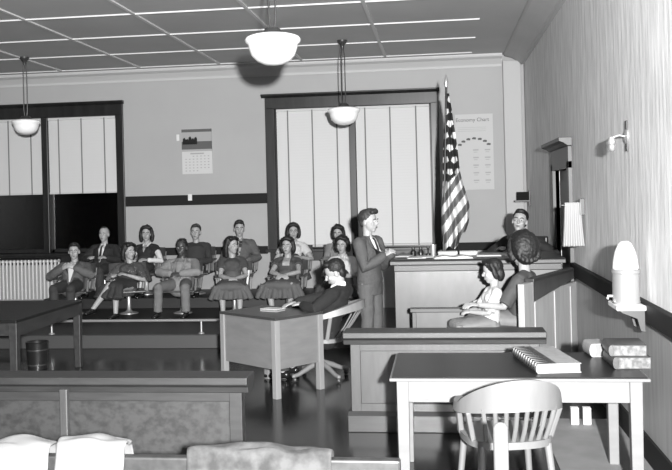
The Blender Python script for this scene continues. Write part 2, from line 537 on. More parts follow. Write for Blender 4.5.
t = thing('wall_chart', 'large pale printed chart with a dark heading on the wall beside the flag', 'poster', (.575, YB - .012, 2.545))
mb = MB().box(-.30, .31, -.004, .012, -.62, .62)
for k in range(7):
    a = math.radians(150 - k * 20)
    x, z = .27 * math.cos(a), .02 + .2 * math.sin(a)
    mb.prism([(x - .032, z - .012), (x + .03, z - .018), (x + .035, z + .014), (x, z + .022), (x - .03, z + .012)], -.0055, -.004, 'y', 1)
for k in range(3):
    mb.box(-.26, .2, -.0055, -.004, .40 - k * .03, .405 - k * .03, 2)
for r in range(5):
    for k in range(2):
        x = -.02 + k * .19; z = .02 - r * .125
        mb.box(x, x + .09, -.0055, -.004, z, z + .022, 2); mb.box(x + .01, x + .07, -.0055, -.004, z - .03, z - .02, 2)
mb.build('sheet', [mat('chart_paper', .45, .8), 'print_grey', 'print_pale'], t)
def text(s, size, loc, m, parent, name, wide=1.0):
    cu = bpy.data.curves.new('txt', 'FONT'); cu.body = s; cu.size = size; cu.extrude = .0008
    cu.align_x = 'CENTER'
    o = bpy.data.objects.new('tmp', cu); C.objects.link(o)
    dg = bpy.context.evaluated_depsgraph_get()
    me = bpy.data.meshes.new_from_object(o.evaluated_get(dg), depsgraph=dg)
    bpy.data.objects.remove(o); bpy.data.curves.remove(cu)
    me.transform(Matrix.Translation(loc) @ Matrix.Rotation(PI / 2, 4, 'X') @ Matrix.Diagonal((wide, 1, 1, 1)))
    return link(name, me, m, parent)
text('Economy Chart', .085, (-.02, -.0055, .50), 'print_grey', t, 'heading')
# radiator under the left window
t = thing('radiator', 'white painted column radiator under the left window', 'radiator', (-7.03, YB - .16, .17))
for k in range(20):
    x = -.86 + k * .068
    mb = MB()
    for y in (-.07, .07):
        mb.tube([(x, y, .06), (x, y, .72)], [(.014, .03)] * 2, n=10, up=(0, 1, 0), round_caps=True)
    mb.tube([(x, -.09, .70), (x, .09, .70)], [.022] * 2, n=8, round_caps=True)
    mb.build('section', 'radiator', t, smooth='auto')
mb = MB().box(-.9, .46, -.10, .10, .735, .755)
mb.build('top_cover', 'dark_rail', t, bevel=.004)
for x in (-.86, .43):
    MB().box(x - .02, x + .02, -.08, .08, 0.006, .06).build('foot', 'radiator', t)

# foot rail at the edge of the jury platform
t = thing('foot_rail', 'long metal foot rail on short posts along the edge of the jury platform', 'rail', (-3.0, 11.14, .176))
MB().tube([(-2.1, 0, .17), (1.75, 0, .17)], [.018] * 2, n=12).build('rail', 'steel', t, smooth='auto')
for x in (-2.05, -.05, 1.6):
    MB().lathe([(0, 0), (.04, 0), (.035, .012), (.015, .02), (.013, .16), (0, .16)], (x, 0, 0)).build('post', 'brass', t, smooth='auto')

# ------------------------------------------------------------------ left table and waste bin
t = thing('long_table', 'dark wooden table at the left edge, end on before the jury platform', 'table', (-4.66, 9.08, 0))
MB().box(-.56, .56, -.83, .83, .73, .762).build('tabletop', 'black_top', t, bevel=.006)
mb = MB()
mb.box(.525, .55, -.78, .78, .60, .73); mb.box(-.5, -.47, -.76, .76, .60, .73); mb.box(-.5, .5, -.77, -.74, .6, .73); mb.box(-.5, .5, .74, .77, .6, .73)
mb.build('apron', 'ltable', t)
for x in (-.51, .51):
    for y in (-.77, .77):
        MB().bar((x, y, .73), (x, y, 0), .085, .085, w2=.8).build('leg', 'ltable', t, bevel=.006)
t = thing('waste_bin', 'dark metal waste bin on the floor beneath the left table', 'bin', (-4.60, 9.75, 0))
MB().lathe([(0, .01), (.10, .01), (.105, 0), (.125, .30), (.13, .305), (.125, .31), (.118, .30), (.1, .03), (0, .03)]).build('bucket', 'black', t, smooth='auto')
mb = MB()
for z in (.05, .22):
    mb.lathe([(.108 + z * .066, z - .008), (.114 + z * .066, z), (.108 + z * .066, z + .008)])
mb.build('band', 'iron', t, smooth=True)

# ------------------------------------------------------------------ front left railing
def railing(name, label, x0, x1, yf, cap_d, zt, posts, base=0.0, panel='burl', wood='dark_oak', wood_v='dark_oak'):
    t = thing(name, label, 'railing', ((x0 + x1) / 2, yf + cap_d / 2, 0))
    h = (x1 - x0) / 2; hd = cap_d / 2
    pts = [(-hd, zt - .045), (-hd, zt), (hd, zt), (hd, zt - .045), (hd - .03, zt - .06), (hd - .04, zt - .1), (-hd + .04, zt - .1), (-hd + .03, zt - .06)]
    MB().prism(pts, -h - .05, h + .05, 'x').build('cap', wood, t, bevel=.006)
    MB().box(-h, h, -.02, .04, .0, zt - .1).build('panel', panel, t)
    mb = MB()
    mb.box(-h, h, -.045, -.02, zt - .16, zt - .1)
    mb.box(-h, h, -.045, -.02, base, base + .09)
    for p in posts:
        mb.box(p - .04 - (x0 + x1) / 2, p + .04 - (x0 + x1) / 2, -.047, -.02, base, zt - .1)
    mb.build('frame', wood_v, t, bevel=.004)
    if base:
        MB().box(-h - .03, h, -.085, .06, 0, base).prism([(-.085, base), (.06, base), (.06, base + .03), (-.05, base + .03)], -h - .03, h, 'x').build('plinth', wood, t, bevel=.006)
    return t
railing('courtroom_railing', 'speckled oak railing panel across the lower left foreground', -4.2, -1.24, 5.35, .23, .80, (-1.28, -4.16), 0.0)
railing('courtroom_railing', 'oak railing with a wide cap and plinth behind the blond table', -.745, .74, 7.10, .27, .80, (-.705, .70), .13, 'oak_v', 'oak', 'oak_v')

# thin posts and draped things in front of the railing
t = thing('spectator_bench', 'back rail of a dark spectators bench along the bottom edge', 'bench', (-1.9, 3.95, 0))
MB().box(-1.7, 1.7, -.03, .03, .66, .735).build('top_rail', 'ltable', t, bevel=.01)
MB().box(-1.66, 1.66, -.015, .015, .42, .66).build('back_board', 'ltable', t)
MB().box(-1.68, 1.68, -.5, .02, .40, .44).build('seat', 'ltable', t, bevel=.008)
for x in (-1.6, 0, 1.6):
    MB().box(x - .03, x + .03, -.48, .02, 0, .40).build('leg', 'ltable', t, bevel=.005)
def drape(name, label, cat, x0, x1, y, zt, m, bumps, seed, drop=.14):
    """crumpled cloth lying over a rail"""
    nx, ny = 46, 22
    vs_, fs = [], []
    for i in range(nx + 1):
        u = i / nx
        x = x0 + (x1 - x0) * u
        for j in range(ny + 1):
            v = j / ny * 2 - 1
            q = V((x * 7, v * 2.1, seed))
            lift = bumps * (math.sin(PI * u) ** .5) * (0.55 + .45 * noise.noise(V((x * 5, seed, 0)))) + .03
            z = zt + lift * (1 - abs(v) ** 2.5) - drop * max(0, abs(v) - .45) / .55 + .02 * noise.noise(q)
            yy = y + .085 * v + .02 * noise.noise(q + V((9, 9, 9)))
            vs_.append((x, yy, z)); 
    for i in range(nx):
        for j in range(ny):
            a = i * (ny + 1) + j
            fs.append((a, a + ny + 1, a + ny + 2, a + 1))
    o = MB().add(vs_, fs).build(name, m, smooth=True)
    md = o.modifiers.new('s', 'SOLIDIFY'); md.thickness = .012; md.offset = 1
    return tag(o, label, cat)
drape('white_cloth', 'crumpled white cloth at the lower left corner of the picture', 'cloth', -2.08, -1.80, 3.95, .745, 'cloth_white', .035, 1.0)
drape('white_cloth', 'crumpled white cloth on the bench rail right of the thin pale post', 'cloth', -1.76, -1.44, 3.95, .758, 'cloth_white', .05, 4.0)
drape('grey_coat', 'crumpled grey coat on the bench rail below the bare floor', 'coat', -1.15, -.50, 3.95, .728, mat('coat_grey', .055, .9, 'noise', .02, ns=16), .03, 8.0)
t = thing('railing_post', 'thin pale upright post standing before the speckled railing at lower left', 'post', (-2.235, 5.08, 0))
MB().box(-.024, .024, -.02, .02, .2, .79).build('shaft', 'oak_v', t, bevel=.006)
MB().box(-.06, .06, -.05, .05, 0, .2).build('base_block', 'ltable', t, bevel=.006)
t = thing('round_post', 'round topped white post rising in front of the blond armchair', 'post', (.245, 4.15, 0))
MB().tube([(0, 0, .02), (0, 0, .82)], [(.034, .03)] * 2, n=18, round_caps=True).build('shaft', 'post_white', t, smooth='auto')
MB().lathe([(0, 0), (.08, 0), (.08, .02), (.04, .04), (0, .04)]).build('base', 'post_white', t, smooth='auto')

# ------------------------------------------------------------------ reporter's desk (turned)
RZ = math.radians(-39.0)
t = thing('writing_desk', 'pale panelled desk turned cornerwise in the middle of the floor', 'desk', (0, 0, 0))
DW, DD = .86, .62
t.rotation_euler = (0, 0, RZ)
# near corner of the top at (-1.55, 8.25): local near corner = (DW/2, -DD/2)
nc = Matrix.Rotation(RZ, 3, 'Z') @ V((DW / 2, -DD / 2, 0))
t.location = (-1.552 - nc.x, 8.255 - nc.y, 0)
MB().box(-DW / 2, DW / 2, -DD / 2, DD / 2, .735, .76).build('desktop', 'desk_top', t, bevel=.004)
a, b = DW / 2 - .035, DD / 2 - .03
for x in (-a, a):
    for y in (-b, b):
        MB().box(x - .03, x + .03, y - .03, y + .03, 0, .735).build('leg', 'desk_leg', t, bevel=.004)
MB().box(-a, a, -b - .012, -b + .01, .27, .735).build('side_panel', 'desk', t, bevel=.003)
MB().box(a - .01, a + .012, -b, b, .27, .735).build('side_panel', 'desk', t, bevel=.003)
MB().box(-a - .012, -a + .01, -b, b, .27, .735).build('side_panel', 'desk', t, bevel=.003)
t = thing('notebook', 'white notebook lying on the cornerwise desk', 'book', (-1.68, 8.82, .76), math.radians(-25))
MB().box(-.1, .1, -.07, .07, 0, .02).build('pages', 'page', t)
MB().box(-.103, .103, -.073, .073, .02, .024).box(-.103, .103, -.073, .073, -.0, .002).build('cover', 'white', t, bevel=.002)

# ------------------------------------------------------------------ judge's bench and clerk's rail
t = thing('judge_bench', "broad oak judge's bench with a moulded top before the flag", 'bench', (.28, 9.6, 0))
MB().box(-.78, .95, .04, .09, 0, 1.10).build('front_panel', 'bench', t)
MB().box(-.78, -.74, .09, 1.0, 0, 1.10).box(.91, .95, .09, 1.0, 0, 1.1).build('end_panel', 'bench', t)
MB().prism([(-.0, 1.13), (0, 1.17), (.03, 1.185), (1.06, 1.185), (1.06, 1.13), (.05, 1.13)], -.83, 1.0, 'x').build('top', 'oak', t, bevel=.006)
MB().box(-.79, .96, .02, .05, 1.06, 1.13).build('moulding', 'oak', t, bevel=.008)
t = thing('clerk_rail', 'low plain oak rail with a panel in front of the bench', 'railing', (.1, 8.9, 0))
MB().box(-.42, .12, -.05, .06, .725, .765).build('cap', 'oak', t, bevel=.006)
MB().box(-.38, .10, -.015, .02, .02, .725).build('panel', 'bench', t)
MB().box(-.40, -.36, -.03, .04, 0, .725).build('end_post', 'oak_v', t, bevel=.004)
# things on the bench
t = thing('stack_of_papers', 'loose white papers on the left end of the bench', 'papers', (-.28, 9.95, 1.185), .1)
for k, (dx, dy, a, wz) in enumerate(((0, 0, 0, .2), (.12, .05, .2, .16), (-.12, .12, -.25, .15))):
    o = MB().box(-wz / 2, wz / 2, -.13, .13, k * .005, k * .005 + .005).build('sheet', 'white', t)
    o.location = (dx, dy, 0); o.rotation_euler = (0, 0, a)
t = thing('open_book', 'open white pages lying on the bench below the flag', 'book', (.12, 9.82, 1.185), .05)
MB().prism([(-.2, .012), (-.1, .03), (0, .014), (.1, .03), (.2, .012), (.2, .002), (-.2, .002)], -.13, .13, 'y').build('pages', 'white', t)
MB().box(-.21, .21, -.14, .14, 0, .003).build('cover', 'leather', t)
for x, s in ((-.32, 1.0), (-.235, .9)):
    t = thing('ink_bottle', 'dark ink bottle on the bench, %s of the pair' % ('left' if x < -.3 else 'right'), 'bottle', (x, 10.35, 1.185), 0, 'ink bottles on the bench')
    MB().lathe([(0, 0), (.03 * s, 0), (.032 * s, .045), (.018, .06), (.016, .07), (0, .07)]).build('bottle', 'black', t, smooth='auto')
    MB().lathe([(0, .07), (.02, .07), (.02, .088), (0, .09)]).build('stopper', 'iron', t, smooth='auto')
t = thing('water_glass', 'tall pale glass tumbler on the bench left of the flag', 'glass', (-.09, 10.1, 1.185))
MB().lathe([(0, 0), (.028, 0), (.034, .13), (.031, .13), (.026, .012), (0, .012)]).build('tumbler', 'steel', t, smooth='auto')
t = thing('date_stamp', 'small dark hand stamp on the bench beside the glass', 'stamp', (-.15, 10.28, 1.185))
MB().lathe([(0, 0), (.025, 0), (.025, .02), (.008, .03), (.008, .07), (.018, .085), (.016, .1), (0, .105)]).build('stamp', 'black', t, smooth='auto')
t = thing('desk_tray', 'long dark tray on the bench below the flag', 'tray', (.18, 10.2, 1.185))
mb = MB().box(-.22, .22, -.06, .06, 0, .012)
for q in ((-.22, .22, -.06, -.05), (-.22, .22, .05, .06), (-.22, -.21, -.06, .06), (.21, .22, -.06, .06)):
    mb.box(*q, .012, .05)
mb.build('tray', 'black', t, bevel=.003)
t = thing('pen_holder', 'slim dark upright pen in a holder on the bench', 'pen', (.19, 9.95, 1.185))
MB().lathe([(0, 0), (.04, 0), (.04, .015), (.015, .03), (0, .03)]).build('holder', 'black', t, smooth='auto')
MB().tube([(0, 0, .03), (-.005, 0, .32)], [.007, .004], n=8).build('pen', 'black', t, smooth='auto')
t = thing('blotter_pad', 'flat pale blotter on the right side of the bench', 'papers', (.55, 10.1, 1.185))
MB().box(-.17, .17, -.13, .13, 0, .012).build('pad', 'offwhite', t, bevel=.003)

# ------------------------------------------------------------------ flag
t = thing('flag', 'United States flag hanging from a tall staff behind the bench', 'flag', (.02, 11.3, .30))
MB().tube([(-.03, 0, .02), (.09, 0, 2.9)], [.017, .014], n=12).build('staff', 'dark', t, smooth='auto')
MB().lathe([(0, 0), (.022, .0), (.02, .02), (.03, .05), (.018, .1), (.004, .16), (0, .165)], (.09, 0, 2.9)).build('finial', 'brass', t, smooth='auto')
MB().lathe([(0, 0), (.16, 0), (.16, .025), (.05, .06), (.025, .12), (0, .12)], (-.03, 0, 0)).build('base', 'iron', t, smooth='auto')
NS, NT = 150, 70          # down, across
HT = 2.0
def lerp_tab(tab, q):
    for (a, b), (c_, d_) in zip(tab, tab[1:]):
        if q <= c_:
            return b + (d_ - b) * (q - a) / (c_ - a)
    return tab[-1][1]
RIGHT = [(0, .035), (.12, .075), (.3, .12), (.55, .19), (.8, .30), (.92, .31), (1.0, .28)]
LEFT = [(0, .0), (.3, -.02), (.6, -.03), (1.0, -.01)]
vs_, fs, mi = [], [], []
def star(u, v):
    a = math.atan2(v, u); r = math.hypot(u, v)
    k = math.cos(math.radians(36)) / math.cos((a - PI / 2 + PI / 5) % (2 * PI / 5) - PI / 5)
    return r < .046 * k
def cloth_xz(q, r):
    le, ri = lerp_tab(LEFT, q), lerp_tab(RIGHT, q)
    bottom = HT * (1 - .12 * r - .03 * math.sin(r * 9))
    z = 2.82 - q * bottom
    return -.03 + .12 * z / 2.9 + le + (ri - le) * r, z
for i in range(NS + 1):
    q = i / NS
    for j in range(NT + 1):
        r = j / NT
        x, z = cloth_xz(q, r)
        amp = .02 + .075 * q
        y = amp * math.sin(r * 11 + q * 2.5) + .4 * amp * math.sin(r * 23 - q * 4) - .03
        vs_.append((x + .012 * math.sin(q * 14 + r * 3) * q, y, z))
for i in range(NS):
    for j in range(NT):
        q, r = (i + .5) / NS, (j + .5) / NT
        a = i * (NT + 1) + j
        fs.append((a, a + NT + 1, a + NT + 2, a + 1))
        x, z = cloth_xz(q, r)
        dz = 2.82 - z
        x -= -.03 + .12 * z / 2.9
        if dz + .9 * x < 1.14:
            # canton: staggered rows of stars, rows following the hanging cloth
            row = math.floor(dz / .15)
            u = (x + (.055 if row % 2 else 0)) % .11 - .055
            v = dz % .15 - .075
            mi.append(1 if star(u, -v) or math.hypot(u, v) < .015 else 2)
        else:
            mi.append(int((dz + 1.5 * x) / .125) % 2)
me = bpy.data.meshes.new('cloth')
me.from_pydata(vs_, [], fs); me.polygons.foreach_set('material_index', mi); me.update()
o = link('cloth', me, ['flag_red', 'flag_white', 'flag_blue'], t, smooth=True)

# ------------------------------------------------------------------ partition panel and pew beside the railing
A, B = V((.70, 8.28, 0)), V((1.37, 9.69, 0))
ang = math.atan2(B.y - A.y, B.x - A.x); L = (B - A).length
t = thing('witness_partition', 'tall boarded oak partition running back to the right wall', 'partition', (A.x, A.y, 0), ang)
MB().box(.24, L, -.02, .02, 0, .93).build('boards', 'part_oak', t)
MB().prism([(.24, .86), (L, .98), (L, 1.05), (.24, 1.05)], -.032, .03, 'y').build('shaded_top_board', 'bench', t, bevel=.004)  # dark wood and taper stand in for a shadow cast across the partition
MB().box(.22, L, -.045, .045, 1.05, 1.08).build('cap', 'oak', t, bevel=.005)
for x in (.30, .86, 1.36):
    MB().box(x - .015, x + .015, -.03, -.018, 0, .9).build('batten', 'part_oak', t, bevel=.003)
MB().box(-.0, .24, -.03, .03, 0, 1.05).build('end_board', 'part_oak', t, bevel=.005)
struct(MB().prism([(-.2, 8.32), (.62, 8.32), (1.12, 9.28), (.3, 9.28), (.3, 8.8), (-.2, 8.8)], 0, .18, 'z').build('platform_witness', 'bench', bevel=.006))
t = thing('pew', 'low wooden bench behind the oak railing under the woman and the child', 'bench', (.5, 8.7, .18))
MB().prism([(-.22, -.24), (.12, -.24), (.45, .36), (-.18, .36)], .40, .44, 'z').build('seat', 'bench', t, bevel=.006)
for x, y in ((-.18, -.2), (.08, -.2), (-.14, .3), (.36, .3)):
    MB().box(x - .02, x + .02, y - .02, y + .02, 0, .40).build('leg', 'bench', t, bevel=.004)

# ------------------------------------------------------------------ right wall things
t = thing('wall_sconce', 'small metal wall lamp with a bare bulb high on the right wall', 'lamp', (XR, 6.98, 2.28))
MB().lathe([(0, 0), (.06, 0), (.055, .012), (.03, .02), (0, .022)]).build('back_plate', 'brass', t, smooth='auto').rotation_euler = (0, -PI / 2, 0)
MB().box(-.012, -.002, -.03, .03, -.11, .12).build('wall_strip', 'iron', t, bevel=.003)
MB().tube([(-.01, 0, .0), (-.06, 0, .012), (-.1, 0, .0), (-.115, 0, -.02)], [.008] * 4, n=10).build('arm', 'brass', t, smooth='auto')
MB().lathe([(0, .02), (.02, .02), (.026, -.005), (.03, -.03), (0, -.03)], (-.115, 0, -.02)).build('socket', 'brass', t, smooth='auto')
MB().ell((-.115, 0, -.075), (.028, .028, .038)).build('bulb', 'steel', t, smooth=True)

t = thing('wall_box', 'small dark box on a bracket near the far right corner of the room', 'box', (XR, 14.45, 1.79))
MB().box(-.2, -.02, -.06, .06, -.05, .08).build('case', mat('soot_black', .012, .9, spec=.1), t, bevel=.006)
MB().box(-.24, 0, -.07, .07, -.075, -.05).box(-.02, 0, -.05, .05, -.14, .1).build('bracket', 'dark', t, bevel=.003)
t = thing('towel_rack', 'dark towel bracket beside the door on the right wall', 'rack', (XR, 9.08, 1.74))
MB().box(-.05, 0, -.02, .02, -.10, .06).build('wall_plate', 'black', t, bevel=.003)
MB().tube([(-.03, 0, 0), (-.22, 0, 0)], [.012] * 2, n=10, round_caps=True).build('arm', 'black', t, smooth='auto')
nx, ny = 40, 30
vs_, fs = [], []
for side in (0, 1):
    for j in range(ny + 1):
        q = j / ny
        for i in range(nx + 1):
            u = i / nx - .5
            wd = .15 + .05 * q ** 1.5
            x = XR - .115 + u * wd
            y = 9.08 + (-1 if side == 0 else 1) * (.018 + .010 * math.sin(u * 26 + 1) * (.4 + q))
            z = 1.765 - .43 * q
            vs_.append((x, y, z))
n1 = (nx + 1) * (ny + 1)
for side in (0, 1):
    for j in range(ny):
        for i in range(nx):
            a = side * n1 + j * (nx + 1) + i
            fs.append((a, a + 1, a + nx + 2, a + nx + 1))
for i in range(nx):
    fs.append((i, i + 1, n1 + i + 1, n1 + i))
o = MB().add(vs_, fs).build('hand_towel', 'towel', smooth=True)
o.modifiers.new('s', 'SOLIDIFY').thickness = .006
tag(o, 'white hand towel hanging in folds beside the door on the right wall', 'towel')

t = thing('wall_shelf', 'small white bracket shelf above the rail at the right edge', 'shelf', (XR - .05, 6.42, 1.09))
MB().box(-.19, 0, -.16, .16, -.02, .012).build('board', 'radiator', t, bevel=.004)
for y in (-.11, .11):
    MB().prism([(0, -.02), (-.17, -.02), (-.15, -.04), (-.05, -.08), (-.03, -.16), (0, -.17)], y - .01, y + .01, 'y').build('bracket', 'iron', t, bevel=.002)
t = thing('water_cooler', 'grey metal water cooler with a white bottle on the small wall shelf', 'water cooler', (XR - .147, 6.42, 1.103))
MB().lathe([(0, 0), (.09, 0), (.095, .012), (.09, .02), (.09, .205), (.096, .21), (.096, .228), (.08, .235), (0, .235)], n=36).build('tank', 'steel', t, smooth='auto')
MB().lathe([(0, .235), (.085, .235), (.088, .25), (.082, .30), (.068, .36), (.045, .41), (.03, .425), (0, .43)], n=36).build('bottle', 'bottle', t, smooth='auto')
MB().tube([(-.09, 0, .05), (-.12, 0, .05), (-.125, 0, .03)], [.01] * 3, n=8).build('tap', 'brass', t, smooth='auto')

# ------------------------------------------------------------------ blond table and its books
struct(MB().box(.76, XR - .03, 6.0, 7.62, 0, .006).build('lit_floor_sheet', 'lit_floor'))  # flash-lit floor under the table, its lightness put into a paler sheet
t = thing('work_table', 'blond wooden table with a dark top at the lower right', 'table', (.44, 6.02, 0))
MB().box(-.78, .78, -.44, .44, .733, .752).build('table_edge', 'table', t, bevel=.004)
MB().box(-.765, .765, -.425, .425, .752, .760).build('tabletop', 'table_top', t, bevel=.003)
mb = MB()
mb.box(-.72, .72, -.40, -.375, .60, .733); mb.box(-.72, .72, .375, .40, .6, .733); mb.box(-.72, -.695, -.4, .4, .6, .733); mb.box(.695, .72, -.4, .4, .6, .733)
mb.build('apron', 'table', t, bevel=.003)
for x in (-.70, .70):
    for y in (-.38, .38):
        MB().bar((x, y, .733), (x, y, 0), .075, .075, w2=.85).build('leg', 'table', t, bevel=.004)

for x, lab in ((1.03, 'small white carton on the floor beyond the table, nearer the armchair'), (1.125, 'small white carton on the floor beyond the table, nearer the right wall')):
    t = thing('carton', lab, 'box', (x, 7.45, .006), 0, 'cartons on the floor')
    MB().box(-.03, .03, -.03, .03, 0, .12).build('body', 'white', t, bevel=.003)
    MB().box(-.031, .031, -.031, .031, .12, .135).build('lid', 'white', t, bevel=.003)

def book(name, label, loc, rz, w_, d_, h, cover, pages='page', laces=0):
    """closed book lying flat: spine on its -x side"""
    t = thing(name, label, 'book', loc, rz)
    MB().box(-w_ / 2 + .004, w_ / 2 - .006, -d_ / 2 + .006, d_ / 2 - .006, .004, h - .004).build('pages', pages, t)
    mb = MB().box(-w_ / 2, w_ / 2, -d_ / 2, d_ / 2, 0, .005).box(-w_ / 2, w_ / 2, -d_ / 2, d_ / 2, h - .005, h)
    mb.tube([(-w_ / 2 + .002, -d_ / 2, h / 2), (-w_ / 2 + .002, d_ / 2, h / 2)], [(h * .25, h / 2)] * 2, n=16)
    mb.build('cover', cover, t, bevel=.002)
    return t
t = book('ledger', 'thick pale ledger with ringed dark spine lying on the blond table', (.66, 6.02, .76), math.radians(9), .27, .62, .06, 'canvas')
MB().box(-.14, -.02, -.312, .312, .0605, .063).build('spine_leather', 'leather', t, bevel=.001)
for k in range(11):
    y = -.28 + k * .056
    MB().tube([(-.07, y, .066), (-.14, y, .062), (-.152, y, .03), (-.14, y, .004)], [.007] * 4, n=8).build('ring', 'black', t, smooth='auto')
book('law_book', 'pale bound book lying behind the stack at the right edge of the table', (1.035, 6.36, .76), math.radians(5), .10, .20, .09, 'canvas')
book('law_book', 'thick marbled book at the bottom of the stack on the table right end', (1.17, 5.99, .76), math.radians(2), .22, .30, .075, 'leather', 'marbled')
book('law_book', 'dark thick book on top of the stack on the table right end', (1.16, 6.01, .836), math.radians(-2), .22, .29, .07, 'leather', 'marbled')

# ------------------------------------------------------------------ chairs
def bow_chair(name, label, loc, rz, swivel=False, rake=0.0, wood='blond', sz=.44, crest=.062):
    """bankers armchair, faces -y: bent crest that runs into the arms, spindles, saddle seat"""
    t = thing(name, label, 'chair', loc, rz, None)
    # crest and arms, one bent rail
    n = 28; pts = []; rad = []
    mb = MB()
    P = []
    for i in range(n + 1):
        a = math.radians(-35 + 250 * i / n)
        k = math.sin(a)
        x = .285 * math.cos(a); y = .05 + .235 * math.sin(a)
        up = max(0, (k - .15) / .85)
        zc = .675 + .105 * up
        hh = .024 + crest * up ** .8
        P.append((x, y + (.05 + rake) * up, zc, hh))
    vs_, fs = [], []
    for x, y, z, hh in P:
        r = V((x, y - .05, 0)).normalized()
        th = .022 if hh > .05 else .028
        for q, s in ((-1, -1), (1, -1), (1.0, 1), (-1, 1)):
            p = V((x, y, z + hh * s)) + r * th * q * (.75 if s > 0 else 1)
            vs_.append(p)
    for i in range(n):
        for k in range(4):
            k2 = (k + 1) % 4
            fs.append((i * 4 + k, i * 4 + k2, i * 4 + 4 + k2, i * 4 + 4 + k))
    fs.append((3, 2, 1, 0)); fs.append(tuple(n * 4 + k for k in range(4)))
    mb.add(vs_, fs).build('crest_and_arms', wood, t, bevel=.012, smooth='auto')
    # back slats
    for k in range(8):
        f = (k - 3.5) / 3.5
        b0 = V((f * .17, .225 - .035 * f * f, sz - .01)); b1 = V((f * .205, .325 + rake * .9 - .06 * f * f, .70))
        MB().tube([b0, b0.lerp(b1, .5) + V((0, .012, 0)), b1], [(.013, .009)] * 3, n=8, up=(0, 1, 0)).build('slat', wood, t, smooth='auto')
    for s in (-1, 1):
        MB().bar((s * .235, -.10, sz - .02), (s * .262, -.05, .66), .032, .045, up=(0, 1, 0)).build('arm_post', wood, t, bevel=.008)
        MB().bar((s * .225, .12, sz - .01), (s * .268, .17, .67), .03, .04, up=(0, 1, 0)).build('arm_post', wood, t, bevel=.008)
    out = []
    for i in range(36):
        a = 2 * PI * i / 36
        out.append((.25 * abs(math.cos(a)) ** .7 * (1 if math.cos(a) > 0 else -1), .0 + .25 * abs(math.sin(a)) ** .7 * (1 if math.sin(a) > 0 else -1)))
    MB().prism(out, sz - .04, sz, 'z').build('seat', wood, t, bevel=.012, smooth='auto')
    if swivel:
        MB().lathe([(0, .12), (.035, .12), (.03, .3), (.09, .385), (.12, .4), (0, .4)]).build('column', 'iron', t, smooth='auto')
        for k in range(4):
            a = math.radians(45 + 90 * k)
            u = V((math.cos(a), math.sin(a), 0))
            MB().tube([u * .02 + V((0, 0, .17)), u * .14 + V((0, 0, .13)), u * .27 + V((0, 0, .075)), u * .33 + V((0, 0, .065))],
                      [(.026, .03), (.024, .028), (.02, .022), (.022, .02)], n=10, round_caps=True).build('foot', wood, t, smooth='auto')
            MB().ell(u * .32 + V((0, 0, .025)), (.014, .025, .025)).build('caster', 'iron', t, smooth=True)
    else:
        for sx in (-1, 1):
            for sy in (-1, 1):
                MB().tube([(sx * .19, sy * .18, sz - .03), (sx * .23, sy * .23, 0)], [.022, .016], n=12).build('leg', wood, t, smooth='auto')
        mb = MB()
        mb.tube([(-.21, -.2, .16), (.21, -.2, .16)], [.011] * 2, n=8); mb.tube([(-.21, .2, .16), (.21, .2, .16)], [.011] * 2, n=8)
        mb.build('stretcher', wood, t, smooth='auto')
    return t
bow_chair('armchair', 'blond bow back wooden armchair drawn up to the front table', (.34, 5.33, 0), math.radians(194), sz=.50)
bow_chair('swivel_chair', 'blond wooden swivel chair under the man in the dark sweater', (-1.27, 9.24, 0), math.radians(-94), True, .12, 'chair_pale', crest=.018)

def jury_chair():
    t = thing('jury_chair', '', 'chair', (0, 0, 0), 0, 'jury chairs')
    MB().prism([(-.23, -.24), (.23, -.24), (.22, .22), (-.22, .22)], .375, .41, 'z').build('seat', 'chairw', t, bevel=.012)
    mb = MB()
    for i in range(10):
        a0, a1 = [math.radians(40 + 100 * k / 10) for k in (i, i + 1)]
        p = [V((.34 * math.cos(a), -.06 + .34 * math.sin(a), 0)) for a in (a0, a1)]
        q = [V((.31 * math.cos(a), -.06 + .31 * math.sin(a), 0)) for a in (a0, a1)]
        zz = (.70, .86)
        vs_ = [(*v.xy, z) for z in zz for v in (p[0], p[1], q[1], q[0])]
        mb.add(vs_, [(3, 2, 1, 0), (4, 5, 6, 7), (0, 1, 5, 4), (2, 3, 7, 6)])
    mb.build('back_rail', 'chairw', t, smooth='auto')
    for k in range(5):
        f = (k - 2) / 2
        MB().bar((f * .17, .20, .40), (f * .21, .27 - .04 * f * f, .72), .035, .014, up=(0, 1, 0)).build('back_slat', 'chairw', t, bevel=.004)
    for s in (-1, 1):
        MB().bar((s * .235, -.16, .60), (s * .25, .20, .63), .05, .026).build('arm', 'blond', t, bevel=.008)
        MB().bar((s * .225, -.14, .40), (s * .235, -.13, .60), .03, .04).build('arm_post', 'blond', t, bevel=.006)
        MB().bar((s * .21, .19, .40), (s * .245, .225, .78), .034, .034).build('back_post', 'blond', t, bevel=.006)
    MB().lathe([(0, 0), (.13, 0), (.13, .015), (.05, .04), (.03, .07), (.03, .30), (.1, .37), (0, .376)]).build('pedestal', 'steel', t, smooth='auto')
    return t
jc = jury_chair()
FRONT, BACK = .176, .34
